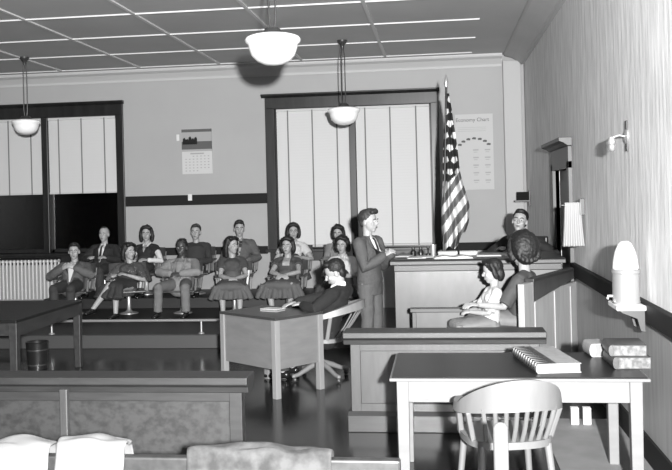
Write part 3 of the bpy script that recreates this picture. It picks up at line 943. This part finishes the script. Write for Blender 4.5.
ROWS = [  # x, y, floor, yaw (deg), whose
    (-5.57, 13.15, FRONT, 3, 'man in the open jacket, front row left end'),
    (-4.72, 13.15, FRONT, 22, 'woman with crossed legs in the dotted blouse'),
    (-3.88, 13.15, FRONT, 0, 'man in the light grey jacket'),
    (-3.08, 13.15, FRONT, 12, 'dark dressed woman looking right in the front row'),
    (-2.27, 13.15, FRONT, -3, 'woman with a square neckline'),
    (-1.46, 13.15, FRONT, -5, 'curly haired woman in white, front row right end'),
    (-5.54, 14.3, BACK, 0, 'balding man in a dark suit'),
    (-4.82, 14.3, BACK, 0, 'woman in a dark jumper with white sleeves'),
    (-3.97, 14.3, BACK, 0, 'young man in the dark sweater, back row'),
    (-3.23, 14.3, BACK, 4, 'man in a plaid shirt'),
    (-2.35, 14.3, BACK, 0, 'curly haired woman in a white blouse, back row'),
    (-1.62, 14.3, BACK, -4, 'back row juror nearest the standing man'),
]
for i, (x, y, z, a, who) in enumerate(ROWS):
    o = jc if i == 0 else copy_tree(jc)
    o.location = (x, y, z); o.rotation_euler = (0, 0, math.radians(a)); o.scale = (1.08, 1.0, .88)
    o['label'] = 'wooden jury armchair under the ' + who
t = thing('judge_chair', "dark high backed chair behind the judge's bench", 'chair', (.98, 11.35, .30), math.radians(-30))
MB().box(-.26, .26, -.26, .24, .40, .46).build('seat', 'dark', t, bevel=.015)
MB().box(-.25, .25, .20, .26, .46, 1.02).build('backrest', 'dark', t, bevel=.02)
for s in (-1, 1):
    MB().bar((s * .29, -.2, .66), (s * .29, .24, .68), .05, .04).build('arm', 'dark', t, bevel=.01)
    MB().bar((s * .28, -.16, .42), (s * .29, -.16, .66), .04, .04).build('arm_post', 'dark', t, bevel=.006)
MB().lathe([(0, 0), (.24, 0), (.24, .02), (.06, .06), (.035, .1), (.035, .40), (0, .4)]).build('pedestal', 'iron', t, smooth='auto')

# ------------------------------------------------------------------ people
def ik(a, b, l1, l2, pole):
    a, b = V(a), V(b)
    d = b - a
    L = min(d.length, (l1 + l2) * .995)
    d.normalize()
    x = (l1 * l1 - l2 * l2 + L * L) / (2 * L)
    h = math.sqrt(max(0, l1 * l1 - x * x))
    p = V(pole) - d * V(pole).dot(d)
    p.normalize()
    return a + d * x + p * h, a + d * L

def hand(mb, w, d, n, curl=.5, side=1, sc=1.0):
    """palm and five fingers from wrist w along d; n = palm normal (fingers curl to it); side: thumb side"""
    d = V(d).normalized(); n = V(n); n = (n - d * n.dot(d)).normalized()
    s_ = d.cross(n) * side
    rot = Matrix((s_, d, n)).transposed()
    pc = V(w) + d * .05 * sc
    mb.ell(pc, (.040 * sc, .052 * sc, .017 * sc), rot, 12, 8)
    for k, (off, ln) in enumerate(((.030, .070), (.010, .078), (-.011, .072), (-.031, .056))):
        base = V(w) + d * .085 * sc + s_ * off * sc
        a = curl * .7
        p1 = base + (d * math.cos(a) + n * math.sin(a) + s_ * off * 2.2).normalized() * ln * .5 * sc
        a2 = curl * 1.7
        p2 = p1 + (d * math.cos(a2) + n * math.sin(a2)) * ln * .5 * sc
        mb.tube([base - d * .02 * sc, base, p1, p2], [.0098 * sc, .0095 * sc, .0088 * sc, .0075 * sc], n=8, round_caps=True)
    b = V(w) + d * .03 * sc + s_ * .032 * sc
    p1 = b + (d * .6 + s_ * .75 + n * .25).normalized() * .038 * sc
    p2 = p1 + (d * .85 + s_ * .25 + n * .4).normalized() * .032 * sc
    mb.tube([b - s_ * .012 * sc, b, p1, p2], [.013 * sc, .012 * sc, .0105 * sc, .0085 * sc], n=8, round_caps=True)

def LOC(p, loc, yaw, sc):
    q = Matrix.Rotation(-math.radians(yaw), 3, 'Z') @ (V(p) - V(loc)) / sc
    return (q.x, q.y, q.z)

def person(label, loc, yaw, sit=True, s=.93, female=False, skin='skin', hair='short', hair_m='hair', head_yaw=0, head_pitch=0, head_roll=0,
           lean=.06, side_lean=0.0, hands=None, poles=None, knees=None, feet=None, top='jacket', top_m='suit', sleeve=1.0, bottom='trousers', bottom_m='trouser',
           collar=None, tie=False, open_shirt=None, neckline=None, seat=.42, voxel=.0085, curl=.6, palm=None, cuffs=False, broad=1.0, shoes=True, shoulder_tw=0.0, brow=True, hs=1.1, torso=.43, under_sleeve=None, head_drop=0.0):
    t = thing('person', label, 'person', loc, math.radians(yaw))
    hz = (seat + .095) if sit else .93
    hip = V((0, 0, hz))
    sl = side_lean
    up = torso if sit else .50
    waist = hip + V((sl * .3, lean * .35, up * .36))
    chest = hip + V((sl * .7, lean * .75, up * .72))
    neck = hip + V((sl, lean, up))
    tw = shoulder_tw
    shw = .165 * broad * (.93 if female else 1.05)
    sh = [neck + V((q * shw * math.cos(tw), q * shw * math.sin(tw), -.055)) for q in (-1, 1)]
    hc = neck + V((sl * .12, -.02 - (.03 if lean < 0 else 0), .175))
    hp = [hip + V((q * .088, -.0, -.01)) for q in (-1, 1)]
    if sit:
        knees = knees or ((-.13, -.44, seat + .075), (.13, -.44, seat + .075))
        feet = feet or ((-.12, -.42, .075), (.12, -.42, .075))
    else:
        knees = knees or ((-.095, -.015, .50), (.095, -.015, .50))
        feet = feet or ((-.10, .02, .075), (.10, .02, .075))
    hands = hands or ((-.06, -.27, hz + .10), (.06, -.27, hz + .10))
    poles = poles or ((-.8, .4, -.5), (.8, .4, -.5))
    ua, fa = .285, .25
    elb, wri = [], []
    for q in (0, 1):
        e, w_ = ik(sh[q], hands[q], ua, fa, poles[q])
        elb.append(e); wri.append(w_)
    Hm = Matrix.Rotation(math.radians(head_yaw), 3, 'Z') @ Matrix.Rotation(math.radians(head_roll), 3, 'Y') @ Matrix.Rotation(math.radians(head_pitch), 3, 'X')
    hc = hc + V((0, -head_drop * .5, .11 * (hs - 1) - head_drop))
    Hm = Hm * hs
    def hl(p):
        return hc + Hm @ V(p)
    S = lambda mb: mb.scale(s, (0, 0, 0))
    # ---- body, one continuous surface
    mb = MB()
    mb.ell(hl((0, .012, .032)), (.074, .094, .092), Hm, 20, 14)
    mb.ell(hl((0, -.022, -.035)), (.060, .066, .070), Hm, 18, 12)
    mb.ell(hl((0, -.048, -.088)), (.032, .028, .024), Hm, 12, 8)
    for q in (-1, 1):
        mb.ell(hl((q * .036, -.060, -.022)), (.022, .020, .022), Hm, 10, 8)
        mb.ell(hl((q * .076, .012, -.008)), (.011, .020, .031), Hm, 10, 8)
    mb.tube([hl((0, -.082, .012)), hl((0, -.100, -.022))], [.010, .014], n=10, round_caps=True)
    mb.ell(hl((0, -.083, -.058)), (.024, .010, .010), Hm, 10, 6)
    mb.tube([hl((0, .022, -.05)), neck + V((0, .005, 0)), neck + V((0, .005, -.06))], [.050, .052, .065], n=14, round_caps=True)
    k = .94 if female else 1.0
    mb.tube([hip + V((0, .01, -.06)), hip, waist, chest, neck + V((0, .01, -.07))],
            [(.15, .10), (.155, .105), (.125 * k, .09), (.145 * k, .095), (.12 * k, .07)], n=20, up=(0, 1, 0), round_caps=True)
    mb.tube([sh[0], neck + V((0, .01, -.05)), sh[1]], [.048, .055, .048], n=12, round_caps=True)
    for q in (0, 1):
        mb.tube([sh[q], sh[q].lerp(elb[q], .5), elb[q], elb[q].lerp(wri[q], .35), wri[q]], [.050 * k, .043 * k, .036 * k, .037 * k, .024 * k], n=12, round_caps=True)
        d = (wri[q] - elb[q]).normalized()
        pn = V(palm[q]) if palm else V((-(1 if q else -1) * .5, .1, -1))
        c_ = curl[q] if isinstance(curl, (tuple, list)) else curl
        hand(mb, wri[q], d, pn, c_, side=(1 if (d.cross(pn)).dot(V((0, -.3, 1))) > 0 else -1))
        mb.tube([hp[q], V(hp[q]).lerp(V(knees[q]), .5), knees[q]], [.085, .072, .054], n=14, round_caps=True)
        kn, ft = V(knees[q]), V(feet[q])
        mb.tube([kn, kn.lerp(ft, .35) + V((0, .012, 0)), ft], [.052, .050, .033], n=12, round_caps=True)
        fd = ft - kn; fd = V((fd.x * .3, fd.y * .3 - .5, 0)).normalized()
        mb.tube([ft + V((0, .02, -.04)), ft + fd * .13 + V((0, 0, -.05))], [(.03, .035), (.036, .02)], n=10, round_caps=True)
    Hi = Hm.inverted()
    def sculpt(p):
        l = Hi @ (p / s - hc)
        for q in (-1, 1):
            e = V((q * .031, -.088, .004))
            r = (l - e).length
            if r < .028:
                l.y += .011 * (1 - r / .028)
        if abs(l.x) < .03:
            r = math.hypot((l.z + .058) / .5, l.y + .095)
            if r < .02:
                l.y += .003
        return (hc + Hm @ l) * s
    me = blob(S(mb), voxel, 2, sculpt=sculpt)
    body = link('body', me, skin, t)
    # ---- face details
    for q in (-1, 1):
        e = MB()
        e.ell(hl((q * .031, -.0805, .004)), (.014, .008, .0075), Hm, 12, 8, 0)
        e.ell(hl((q * .031, -.0862, .004)), (.0068, .0036, .0068), Hm, 10, 6, 1)
        S(e).build('eye', ['eye_white', 'iris'], body, smooth=True)
        if brow:
            e = MB()
            e.tube([hl((q * .014, -.0905, .026)), hl((q * .032, -.091, .032)), hl((q * .052, -.078, .024))], [.004, .0055, .003], n=8, round_caps=True)
            S(e).build('eyebrow', hair_m, body, smooth=True)
    e = MB()
    e.ell(hl((0, -.089, -.0545)), (.022, .007, .0045), Hm, 12, 6)
    e.ell(hl((0, -.088, -.063)), (.018, .007, .0055), Hm, 12, 6)
    S(e).build('mouth', 'lip', body, smooth=True)
    # ---- hair
    rnd = random.Random(hash(label) % 1000 if False else len(label) * 7 + int(loc[0] * 10))
    mb = MB()
    if hair == 'short':
        mb.ell(hl((0, .030, .052)), (.084, .096, .088), Hm, 20, 14)
        mb.ell(hl((0, -.035, .105)), (.058, .045, .030), Hm, 14, 10)
        mb.ell(hl((0, .065, -.01)), (.070, .045, .065), Hm, 14, 10)
    elif hair == 'pompadour':
        mb.ell(hl((0, .030, .052)), (.083, .096, .088), Hm, 20, 14)
        mb.tube([hl((-.045, -.065, .105)), hl((0, -.078, .118)), hl((.045, -.065, .105))], [.026, .030, .026], n=12, round_caps=True)
        mb.ell(hl((0, -.02, .118)), (.06, .07, .03), Hm, 14, 10)
        mb.ell(hl((0, .066, .0)), (.068, .040, .060), Hm, 14, 10)
    elif hair == 'balding':
        mb.ell(hl((0, .050, .030)), (.082, .075, .070), Hm, 20, 14)
        mb.ell(hl((0, .068, -.01)), (.068, .042, .06), Hm, 14, 10)
        mb.ell(hl((0, .0, .108)), (.05, .055, .022), Hm, 14, 10)
    elif hair == 'cropped':
        mb.ell(hl((0, .026, .045)), (.082, .095, .094), Hm, 20, 14)
        for i in range(60):
            a, b_ = rnd.uniform(0, 2 * PI), rnd.uniform(.05, .95)
            n_ = V((math.cos(a) * math.sqrt(1 - b_ * b_), math.sin(a) * math.sqrt(1 - b_ * b_), b_))
            if n_.y < -.35 and n_.z < .6:
                continue
            mb.ell(hl(V((0, .022, .045)) + V((n_.x * .080, n_.y * .094, n_.z * .094))), .014, None, 8, 6)
    else:
        mb.ell(hl((0, .032, .050)), (.090, .100, .094), Hm, 20, 14)
        mb.ell(hl((0, .075, -.03)), (.085, .055, .085), Hm, 14, 10)
        length = {'bob': .10, 'long': .15, 'curly': .08, 'bun': .06, 'child': .055}[hair]
        for q in (-1, 1):
            mb.tube([hl((q * .070, .0, .09)), hl((q * .088, .012, .03)), hl((q * .092, .02, -.03)), hl((q * .085, .03, -length))], [.028, .030, .034, .030], n=12, round_caps=True)
        mb.tube([hl((-.06, -.055, .10)), hl((0.0, -.062, .118)), hl((.065, -.05, .095))], [.024, .028, .024], n=12, round_caps=True)
        if hair == 'long':
            mb.tube([hl((-.06, .07, -.02)), hl((-.05, .09, -.14))], [.05, .035], n=12, round_caps=True)
            mb.tube([hl((.06, .07, -.02)), hl((.05, .09, -.14))], [.05, .035], n=12, round_caps=True)
        if hair in ('curly', 'bun', 'bob'):
            for i in range(90 if hair != 'bob' else 40):
                a, b_ = rnd.uniform(0, 2 * PI), rnd.uniform(-.8, 1)
                n_ = V((math.cos(a) * math.sqrt(1 - b_ * b_), math.sin(a) * math.sqrt(1 - b_ * b_), b_))
                if n_.y < -.25 and n_.z < .62:
                    continue
                mb.ell(hl(V((0, .03, .025)) + V((n_.x * .092, n_.y * .100, n_.z * .108))), rnd.uniform(.016, .027), None, 8, 6)
        if hair == 'bun':
            mb.ell(hl((0, .078, .015)), (.104, .080, .115), Hm, 16, 12)
            for i in range(14):
                a = 2 * PI * i / 14
                mb.ell(hl((.075 * math.cos(a), .115, -.035 + .055 * math.sin(a))), .026, None, 8, 6)
    link('hair', blob(S(mb), voxel, 5, rough=.004, freq=60), hair_m, body)
    # ---- top garment
    mb = MB()
    th = {'jacket': .026, 'sweater': .018, 'shirt': .016, 'dress': .013}[top]
    low = hip + V((0, .01, -.075 if sit else -.06))
    if top == 'jacket' and not sit:
        low = hip + V((0, .0, .03))
    bw = broad
    if top == 'jacket' and not sit:
        mb.tube([waist, hip, hip + V((0, .005, -.13))], [(.155, .112), (.172, .122), (.180, .128)], n=24, up=(0, 1, 0))
    if female:
        rr = [(.165, .115), (.160, .115), (.120, .095), (.142, .105), (.118, .078)]
    else:
        rr = [(.165 + th * .3, .11 + th * .3), (.165, .115), (.150, .108), (.165 * bw, .115), (.130 * bw, .085)]
    rr = [(a + th * .5, b + th * .5) for a, b in rr]
    mb.tube([low, hip, waist, chest, neck + V((0, .01, -.065))], rr, n=24, up=(0, 1, 0), round_caps=True)
    if female:
        for q in (-1, 1):
            mb.ell(chest + V((q * .055, -.062, -.01)), (.072, .062, .075), None, 16, 12)
    mb.tube([sh[0], neck + V((-.05, .012, -.022)), neck + V((.05, .012, -.022)), sh[1]], [.058 + th * .5, .050, .050, .058 + th * .5], n=14, round_caps=True)
    for q in (0, 1):
        R_ = [.060 + th * .6, .052 + th * .7, .045 + th * .8, .042 + th * .8, .033 + th * .8]
        P_ = [sh[q], sh[q].lerp(elb[q], .5), elb[q], elb[q].lerp(wri[q], .45), wri[q] - (wri[q] - elb[q]).normalized() * .02]
        if sleeve >= 1:
            mb.tube(P_, R_, n=14, round_caps=True)
        elif sleeve > 0:
            e = sh[q].lerp(elb[q], sleeve)
            mb.tube([sh[q], e], [R_[0], R_[1] + .006], n=14)
    if under_sleeve:
        for q in (0, 1):
            m2 = MB().tube([sh[q].lerp(elb[q], .2), elb[q], wri[q] - (wri[q] - elb[q]).normalized() * .03], [.054, .047, .040], n=14, round_caps=True)
            link('blouse_sleeve', blob(S(m2), voxel, 3, rough=.005), under_sleeve, body)
    mb_ = blob(S(mb), voxel, 3, rough=.0075, freq=11, seed=len(label))
    gname = {'jacket': 'jacket', 'sweater': 'sweater', 'shirt': 'shirt', 'dress': 'dress'}[top]
    topo = link(gname, mb_, top_m, body)
    bvh = BVHTree.FromPolygons([v.co.copy() for v in mb_.vertices], [list(p.vertices) for p in mb_.polygons])
    def patch(name, left, right, m, off=.004, rows=12, cols=6, thick=.004):
        """a piece of cloth lying on the front of the garment between two edges (x, dz from neck), top to bottom"""
        vs_, ok = [], True
        for i in range(rows + 1):
            f = i / rows
            def at(e):
                u = f * (len(e) - 1); k0 = min(int(u), len(e) - 2); u -= k0
                return V(e[k0]).lerp(V(e[k0 + 1]), u)
            l, r = at(left), at(right)
            for j in range(cols + 1):
                p = l.lerp(r, j / cols)
                x, z = (neck.x + p.x) * s, (neck.z + p.y) * s
                h_ = bvh.ray_cast(V((x, -2, z)), V((0, 1, 0)))
                y = h_[0].y - off if h_[0] is not None and abs(h_[0].y - chest.y * s) < .35 else (neck.y - .06) * s
                vs_.append(V((x, y, z)))
        for _ in range(2):
            vs2 = [v.copy() for v in vs_]
            for i in range(1, rows):
                for j in range(cols + 1):
                    a = i * (cols + 1) + j
                    vs2[a].y = (vs_[a - cols - 1].y + vs_[a + cols + 1].y + 2 * vs_[a].y) / 4
            vs_ = vs2
        fs = [(i * (cols + 1) + j, i * (cols + 1) + j + 1, (i + 1) * (cols + 1) + j + 1, (i + 1) * (cols + 1) + j) for i in range(rows) for j in range(cols)]
        o = MB().add(vs_, fs).build(name, m, body, smooth=True)
        md = o.modifiers.new('s', 'SOLIDIFY'); md.thickness = thick; md.offset = 0
        return o
    if open_shirt:
        patch('shirt_front', [(-.045, .03), (-.05, -.06), (-.008, -.26)], [(.045, .03), (.05, -.06), (.008, -.26)], open_shirt, .006)
        for q in (-1, 1):
            e1, e2 = [(q * .05, .03), (q * .062, -.07), (q * .012, -.27)], [(q * .085, .02), (q * .105, -.09), (q * .02, -.29)]
            patch('lapel', e1 if q > 0 else e2, e2 if q > 0 else e1, top_m, .012, thick=.006)
    if neckline:
        patch('neckline', [(-.055, .02), (-.055, -.10)] if neckline == 'square' else [(-.05, .03), (-.004, -.11)],
              [(.055, .02), (.055, -.10)] if neckline == 'square' else [(.05, .03), (.004, -.11)], skin, .003)
    if tie:
        patch('tie', [(-.016, .005), (-.013, -.03), (-.022, -.16), (-.006, -.25)], [(.016, .005), (.013, -.03), (.022, -.16), (.006, -.25)], 'tie', .012, cols=4)
    if collar:
        mb = MB()
        for q in (-1, 1):
            mb.tube([neck + V((0, .06, .035)), neck + V((q * .058, .015, .025)), neck + V((q * .04, -.055, .0)), neck + V((q * .035, -.085, -.045))],
                    [(.012, .028), (.012, .026), (.012, .024), (.008, .010)], n=10, round_caps=True)
        link('collar', blob(S(mb), .006, 2), collar, body)
    # ---- lower garment
    mb = MB()
    if bottom == 'trousers':
        mb.tube([hip + V((0, .01, -.05)), hip + V((0, .01, .06))], [(.165, .115), (.150, .112)], n=20, up=(0, 1, 0), round_caps=True)
        for q in (0, 1):
            kn, ft = V(knees[q]), V(feet[q])
            e = kn.lerp(ft, .97)
            mb.tube([hp[q], hp[q].lerp(kn, .5), kn, kn.lerp(ft, .5), e], [.100, .088, .072, .066, .062], n=14, round_caps=False)
            mb.ell(kn, .070, None, 12, 8)
        link('trousers', blob(S(mb), voxel, 3, rough=.007, freq=12, seed=3 + len(label)), bottom_m, body)
    elif bottom == 'skirt':
        k0, k1 = V(knees[0]), V(knees[1])
        kc = (k0 + k1) / 2
        wd = abs(k1.x - k0.x) / 2 + .10
        f0 = (V(feet[0]) + V(feet[1])) / 2
        mb.tube([hip + V((0, .01, -.05)), hip + V((0, .01, .10))], [(.175, .125), (.125, .10)], n=20, up=(0, 1, 0), round_caps=True)
        mb.tube([hip, hip.lerp(kc, .5), kc], [(.185, .10), (wd, .095), (wd, .075)], n=20, up=(0, 0, 1), round_caps=True)
        for u in range(9):
            q = u / 8 * 2 - 1
            a = kc + V((q * wd * .9, .0, .02)); b_ = kc.lerp(f0, .48) + V((q * (wd + .06), -.03 - .025 * (u % 2), 0))
            mb.tube([a, a.lerp(b_, .5), b_], [.050, .045, .040 + .012 * (u % 2)], n=10)
        link('skirt', blob(S(mb), voxel, 3, rough=.008, freq=10, seed=len(label)), bottom_m, body)
    # ---- shoes
    if shoes:
        for q in (0, 1):
            kn, ft = V(knees[q]), V(feet[q])
            fd = ft - kn; fd = V((fd.x * .3, fd.y * .3 - .5, 0)).normalized()
            mb = MB()
            mb.tube([ft + V((0, .03, -.028)) , ft + fd * .06 + V((0, 0, -.036)), ft + fd * .19 + V((0, 0, -.048))], [(.040, .042), (.045, .036), (.040, .024)], n=14, round_caps=True)
            if female:
                mb.tube([ft + V((0, .03, -.03)), ft + V((0, .035, -.072))], [.018, .012], n=8)
            link('shoe', blob(S(mb), .008, 2), 'shoe', body)
    return t

def juror(*a, **k):
    k.setdefault('s', 1.0); k.setdefault('seat', .36); k.setdefault('torso', .345); k.setdefault('lean', .15); k.setdefault('hs', 1.04)
    for n in ('hands', 'knees', 'feet'):
        if n in k and 'raw' not in k:
            k[n] = [V(p) + (V((0, .03, -.075)) if n == 'hands' else V((0, 0, 0 if n == 'feet' else -.05))) for p in k[n]]
    return person(*a, **k)

# the jury, front row (left to right) then back row
def seat_at(i):
    x, y, z, a, who = ROWS[i]
    return (x, y - .11, z)
juror('young man in an open mid grey jacket with raised elbows, front row far left', seat_at(0), 4, torso=.315, broad=1.1, hands=((-.10, -.19, .785), (.11, -.19, .80)), poles=((-1, .1, -.6), (1, .1, -.6)),
       top_m='jacket_mid', open_shirt='white', bottom_m='trouser_dark', hair='short', head_yaw=12, palm=((1, .5, 0), (-1, .5, 0)))
juror('woman with crossed legs in a dotted grey blouse, her face turned right', seat_at(1), -8, torso=.30, female=True, hair='bob', head_yaw=62, hands=((-.17, -.17, .66), (.13, -.20, .68)), top='dress', top_m='dotted', sleeve=.9,
       bottom='skirt', bottom_m='dress_dark', knees=((-.03, -.44, .53), (.05, -.42, .49)), feet=((-.17, -.68, .17), (.10, -.52, .085)))
juror('dark skinned man in a light grey jacket with hands in his lap', seat_at(2), 0, skin='skin_dark', hair='cropped', hands=((-.07, -.24, .70), (.07, -.24, .70)), poles=((-1, .0, -.2), (1, .0, -.2)),
       top_m='jacket_light', open_shirt='jacket_light', bottom_m='trouser', knees=((-.20, -.42, .49), (.20, -.42, .49)), feet=((-.21, -.44, .08), (.21, -.44, .08)), broad=1.1)
juror('dark haired woman in a dark dress looking right, hands folded, in the front row', seat_at(3), 10, torso=.365, female=True, hair='long', head_yaw=42, hands=((-.02, -.28, .62), (.07, -.28, .62)), top='dress', top_m='dress_grey', sleeve=.55,
       bottom='skirt', bottom_m='skirt_grey', neckline=None)
juror('woman in a dark square necked dress with hands clasped over a wide skirt', seat_at(4), -2, female=True, hair='curly', head_yaw=-4, hands=((-.02, -.30, .66), (.04, -.31, .66)), poles=((-1, .1, -.3), (1, .1, -.3)),
       top='dress', top_m='dress_grey', sleeve=.45, neckline='square', bottom='skirt', bottom_m='skirt_grey', knees=((-.17, -.44, .50), (.17, -.44, .50)))
juror('curly haired woman in a white blouse behind the man in the dark sweater', seat_at(5), -5, female=True, hair='curly', head_yaw=-6, head_pitch=6, hands=((-.05, -.25, .64), (.06, -.25, .64)), top='dress', top_m='blouse', sleeve=.95,
       bottom='skirt', bottom_m='dress_dark', collar='white')
juror('balding man in a dark suit and tie, back row far left', seat_at(6), 0, torso=.36, hair='balding', hair_m='hair_brown', top_m='suit_dark', open_shirt='white', tie=True, bottom_m='trouser_dark', hands=((-.16, -.2, .70), (.16, -.2, .70)))
juror('woman in a dark jumper with white collar and white sleeves, back row', seat_at(7), -4, torso=.355, under_sleeve='white', female=True, hair='bob', head_yaw=14, top='dress', top_m='suit_dark', sleeve=.3, collar='white', bottom='skirt', bottom_m='dress_dark', neckline='vee',
       hands=((-.14, -.22, .66), (.14, -.22, .66)))
juror('young man in a plain dark grey sweater, back row', seat_at(8), 2, torso=.365, hair='short', hair_m='hair_brown', top='sweater', top_m='sweater', bottom_m='trouser_dark', head_yaw=4, hands=((-.1, -.25, .62), (.1, -.25, .62)))
juror('young man in a plaid shirt under a mid grey jacket, back row', (ROWS[9][0], ROWS[9][1] - .11, BACK), 6, torso=.385, s=1.02, hair='pompadour', top_m='jacket_mid', open_shirt='plaid', bottom_m='trouser_dark', head_yaw=8,
       hands=((-.1, -.25, .62), (.16, -.22, .62)))
juror('woman with wavy dark hair in a short sleeved white blouse, back row', seat_at(10), 4, female=True, hair='curly', head_yaw=8, top='dress', top_m='blouse', sleeve=.6, bottom='skirt', bottom_m='dress_dark', collar='white',
       hands=((-.12, -.2, .66), (.14, -.2, .66)))
juror('dark haired juror in a pale top, right end of the back row', seat_at(11), 6, female=True, s=.96, hair='curly', head_yaw=-10, head_pitch=8, top='shirt', top_m='jacket_light', bottom='trousers', bottom_m='trouser_dark', sleeve=1.0)

# the clerk at the cornerwise desk
CL = (-1.20, 9.21, 0)
person('man in a black sweater and white collar sitting bent over the cornerwise desk', CL, -104, s=1.04, hs=1.04, hair='short', head_pitch=24, head_yaw=20, lean=.15, seat=.40, torso=.42, head_drop=.045, top='sweater', top_m='sweater_black', collar='white',
       bottom_m='trouser_dark', hands=(LOC((-1.50, 9.14, .80), CL, -104, 1.04), LOC((-1.40, 8.95, .80), CL, -104, 1.04)), poles=((-1, .3, -.2), (.9, .3, -.3)), voxel=.007, palm=((0, 0, -1), (0, 0, -1)), curl=.3, broad=1.2)
# the standing man
person("standing man in a grey suit and tie, facing the judge's bench", (-.795, 10.0, 0), 62, sit=False, s=.985, hs=1.06, broad=1.06, hair='pompadour', hair_m='hair_brown', head_yaw=6, lean=.015, top_m='suit', open_shirt='white', tie=True,
       bottom_m='suit_trouser', hands=((-.08, -.24, 1.24), (.06, -.24, 1.25)), poles=((-.6, .5, -1), (.6, .5, -1)), voxel=.007, palm=((.6, 0, -.8), (-.6, 0, -.8)), curl=.8)
# the judge
person("man in a dark suit leaning back behind the judge's bench", (.96, 11.28, .38), -28, s=1.0, hs=1.14, hair='short', top_m='suit_dark', open_shirt='white', bottom_m='trouser_dark', head_yaw=14, head_roll=8, head_pitch=-8, lean=.03,
       hands=((-.2, -.22, .80), (.27, -.08, .86)), poles=((-1, .2, -.6), (1, .1, -.6)), voxel=.008)
# woman and child on the pew
person('woman with dark rolled hair in a dark short sleeved dress, seen from behind', (.74, 8.80, .11), -112, s=1.06, hs=1.26, female=True, hair='bun', head_yaw=-48, head_pitch=8, lean=.04, side_lean=.0, top='dress', top_m='dress_grey', sleeve=.92, bottom='skirt', bottom_m='pale_skirt',
       hands=((-.10, -.36, .66), LOC((.33, 8.42, .85), (.74, 8.80, .11), -112, 1.06)), poles=((-.6, .4, -.8), (.4, -.35, -1)), voxel=.007, knees=((-.1, -.42, .52), (.1, -.42, .52)), feet=((-.1, -.40, .085), (.1, -.40, .085)))
person('dark haired child in a white shirt and dark vest sitting before the woman', (.44, 8.70, .13), -78, s=.76, hs=1.2, female=True, hair='child', head_yaw=-8, head_pitch=10, top='shirt', top_m='blouse', sleeve=.9, bottom='skirt', bottom_m='pale_skirt', seat=.59,
       hands=((-.06, -.26, .83), (.08, -.26, .83)), voxel=.007, feet=((-.1, -.42, .09), (.1, -.42, .09)))
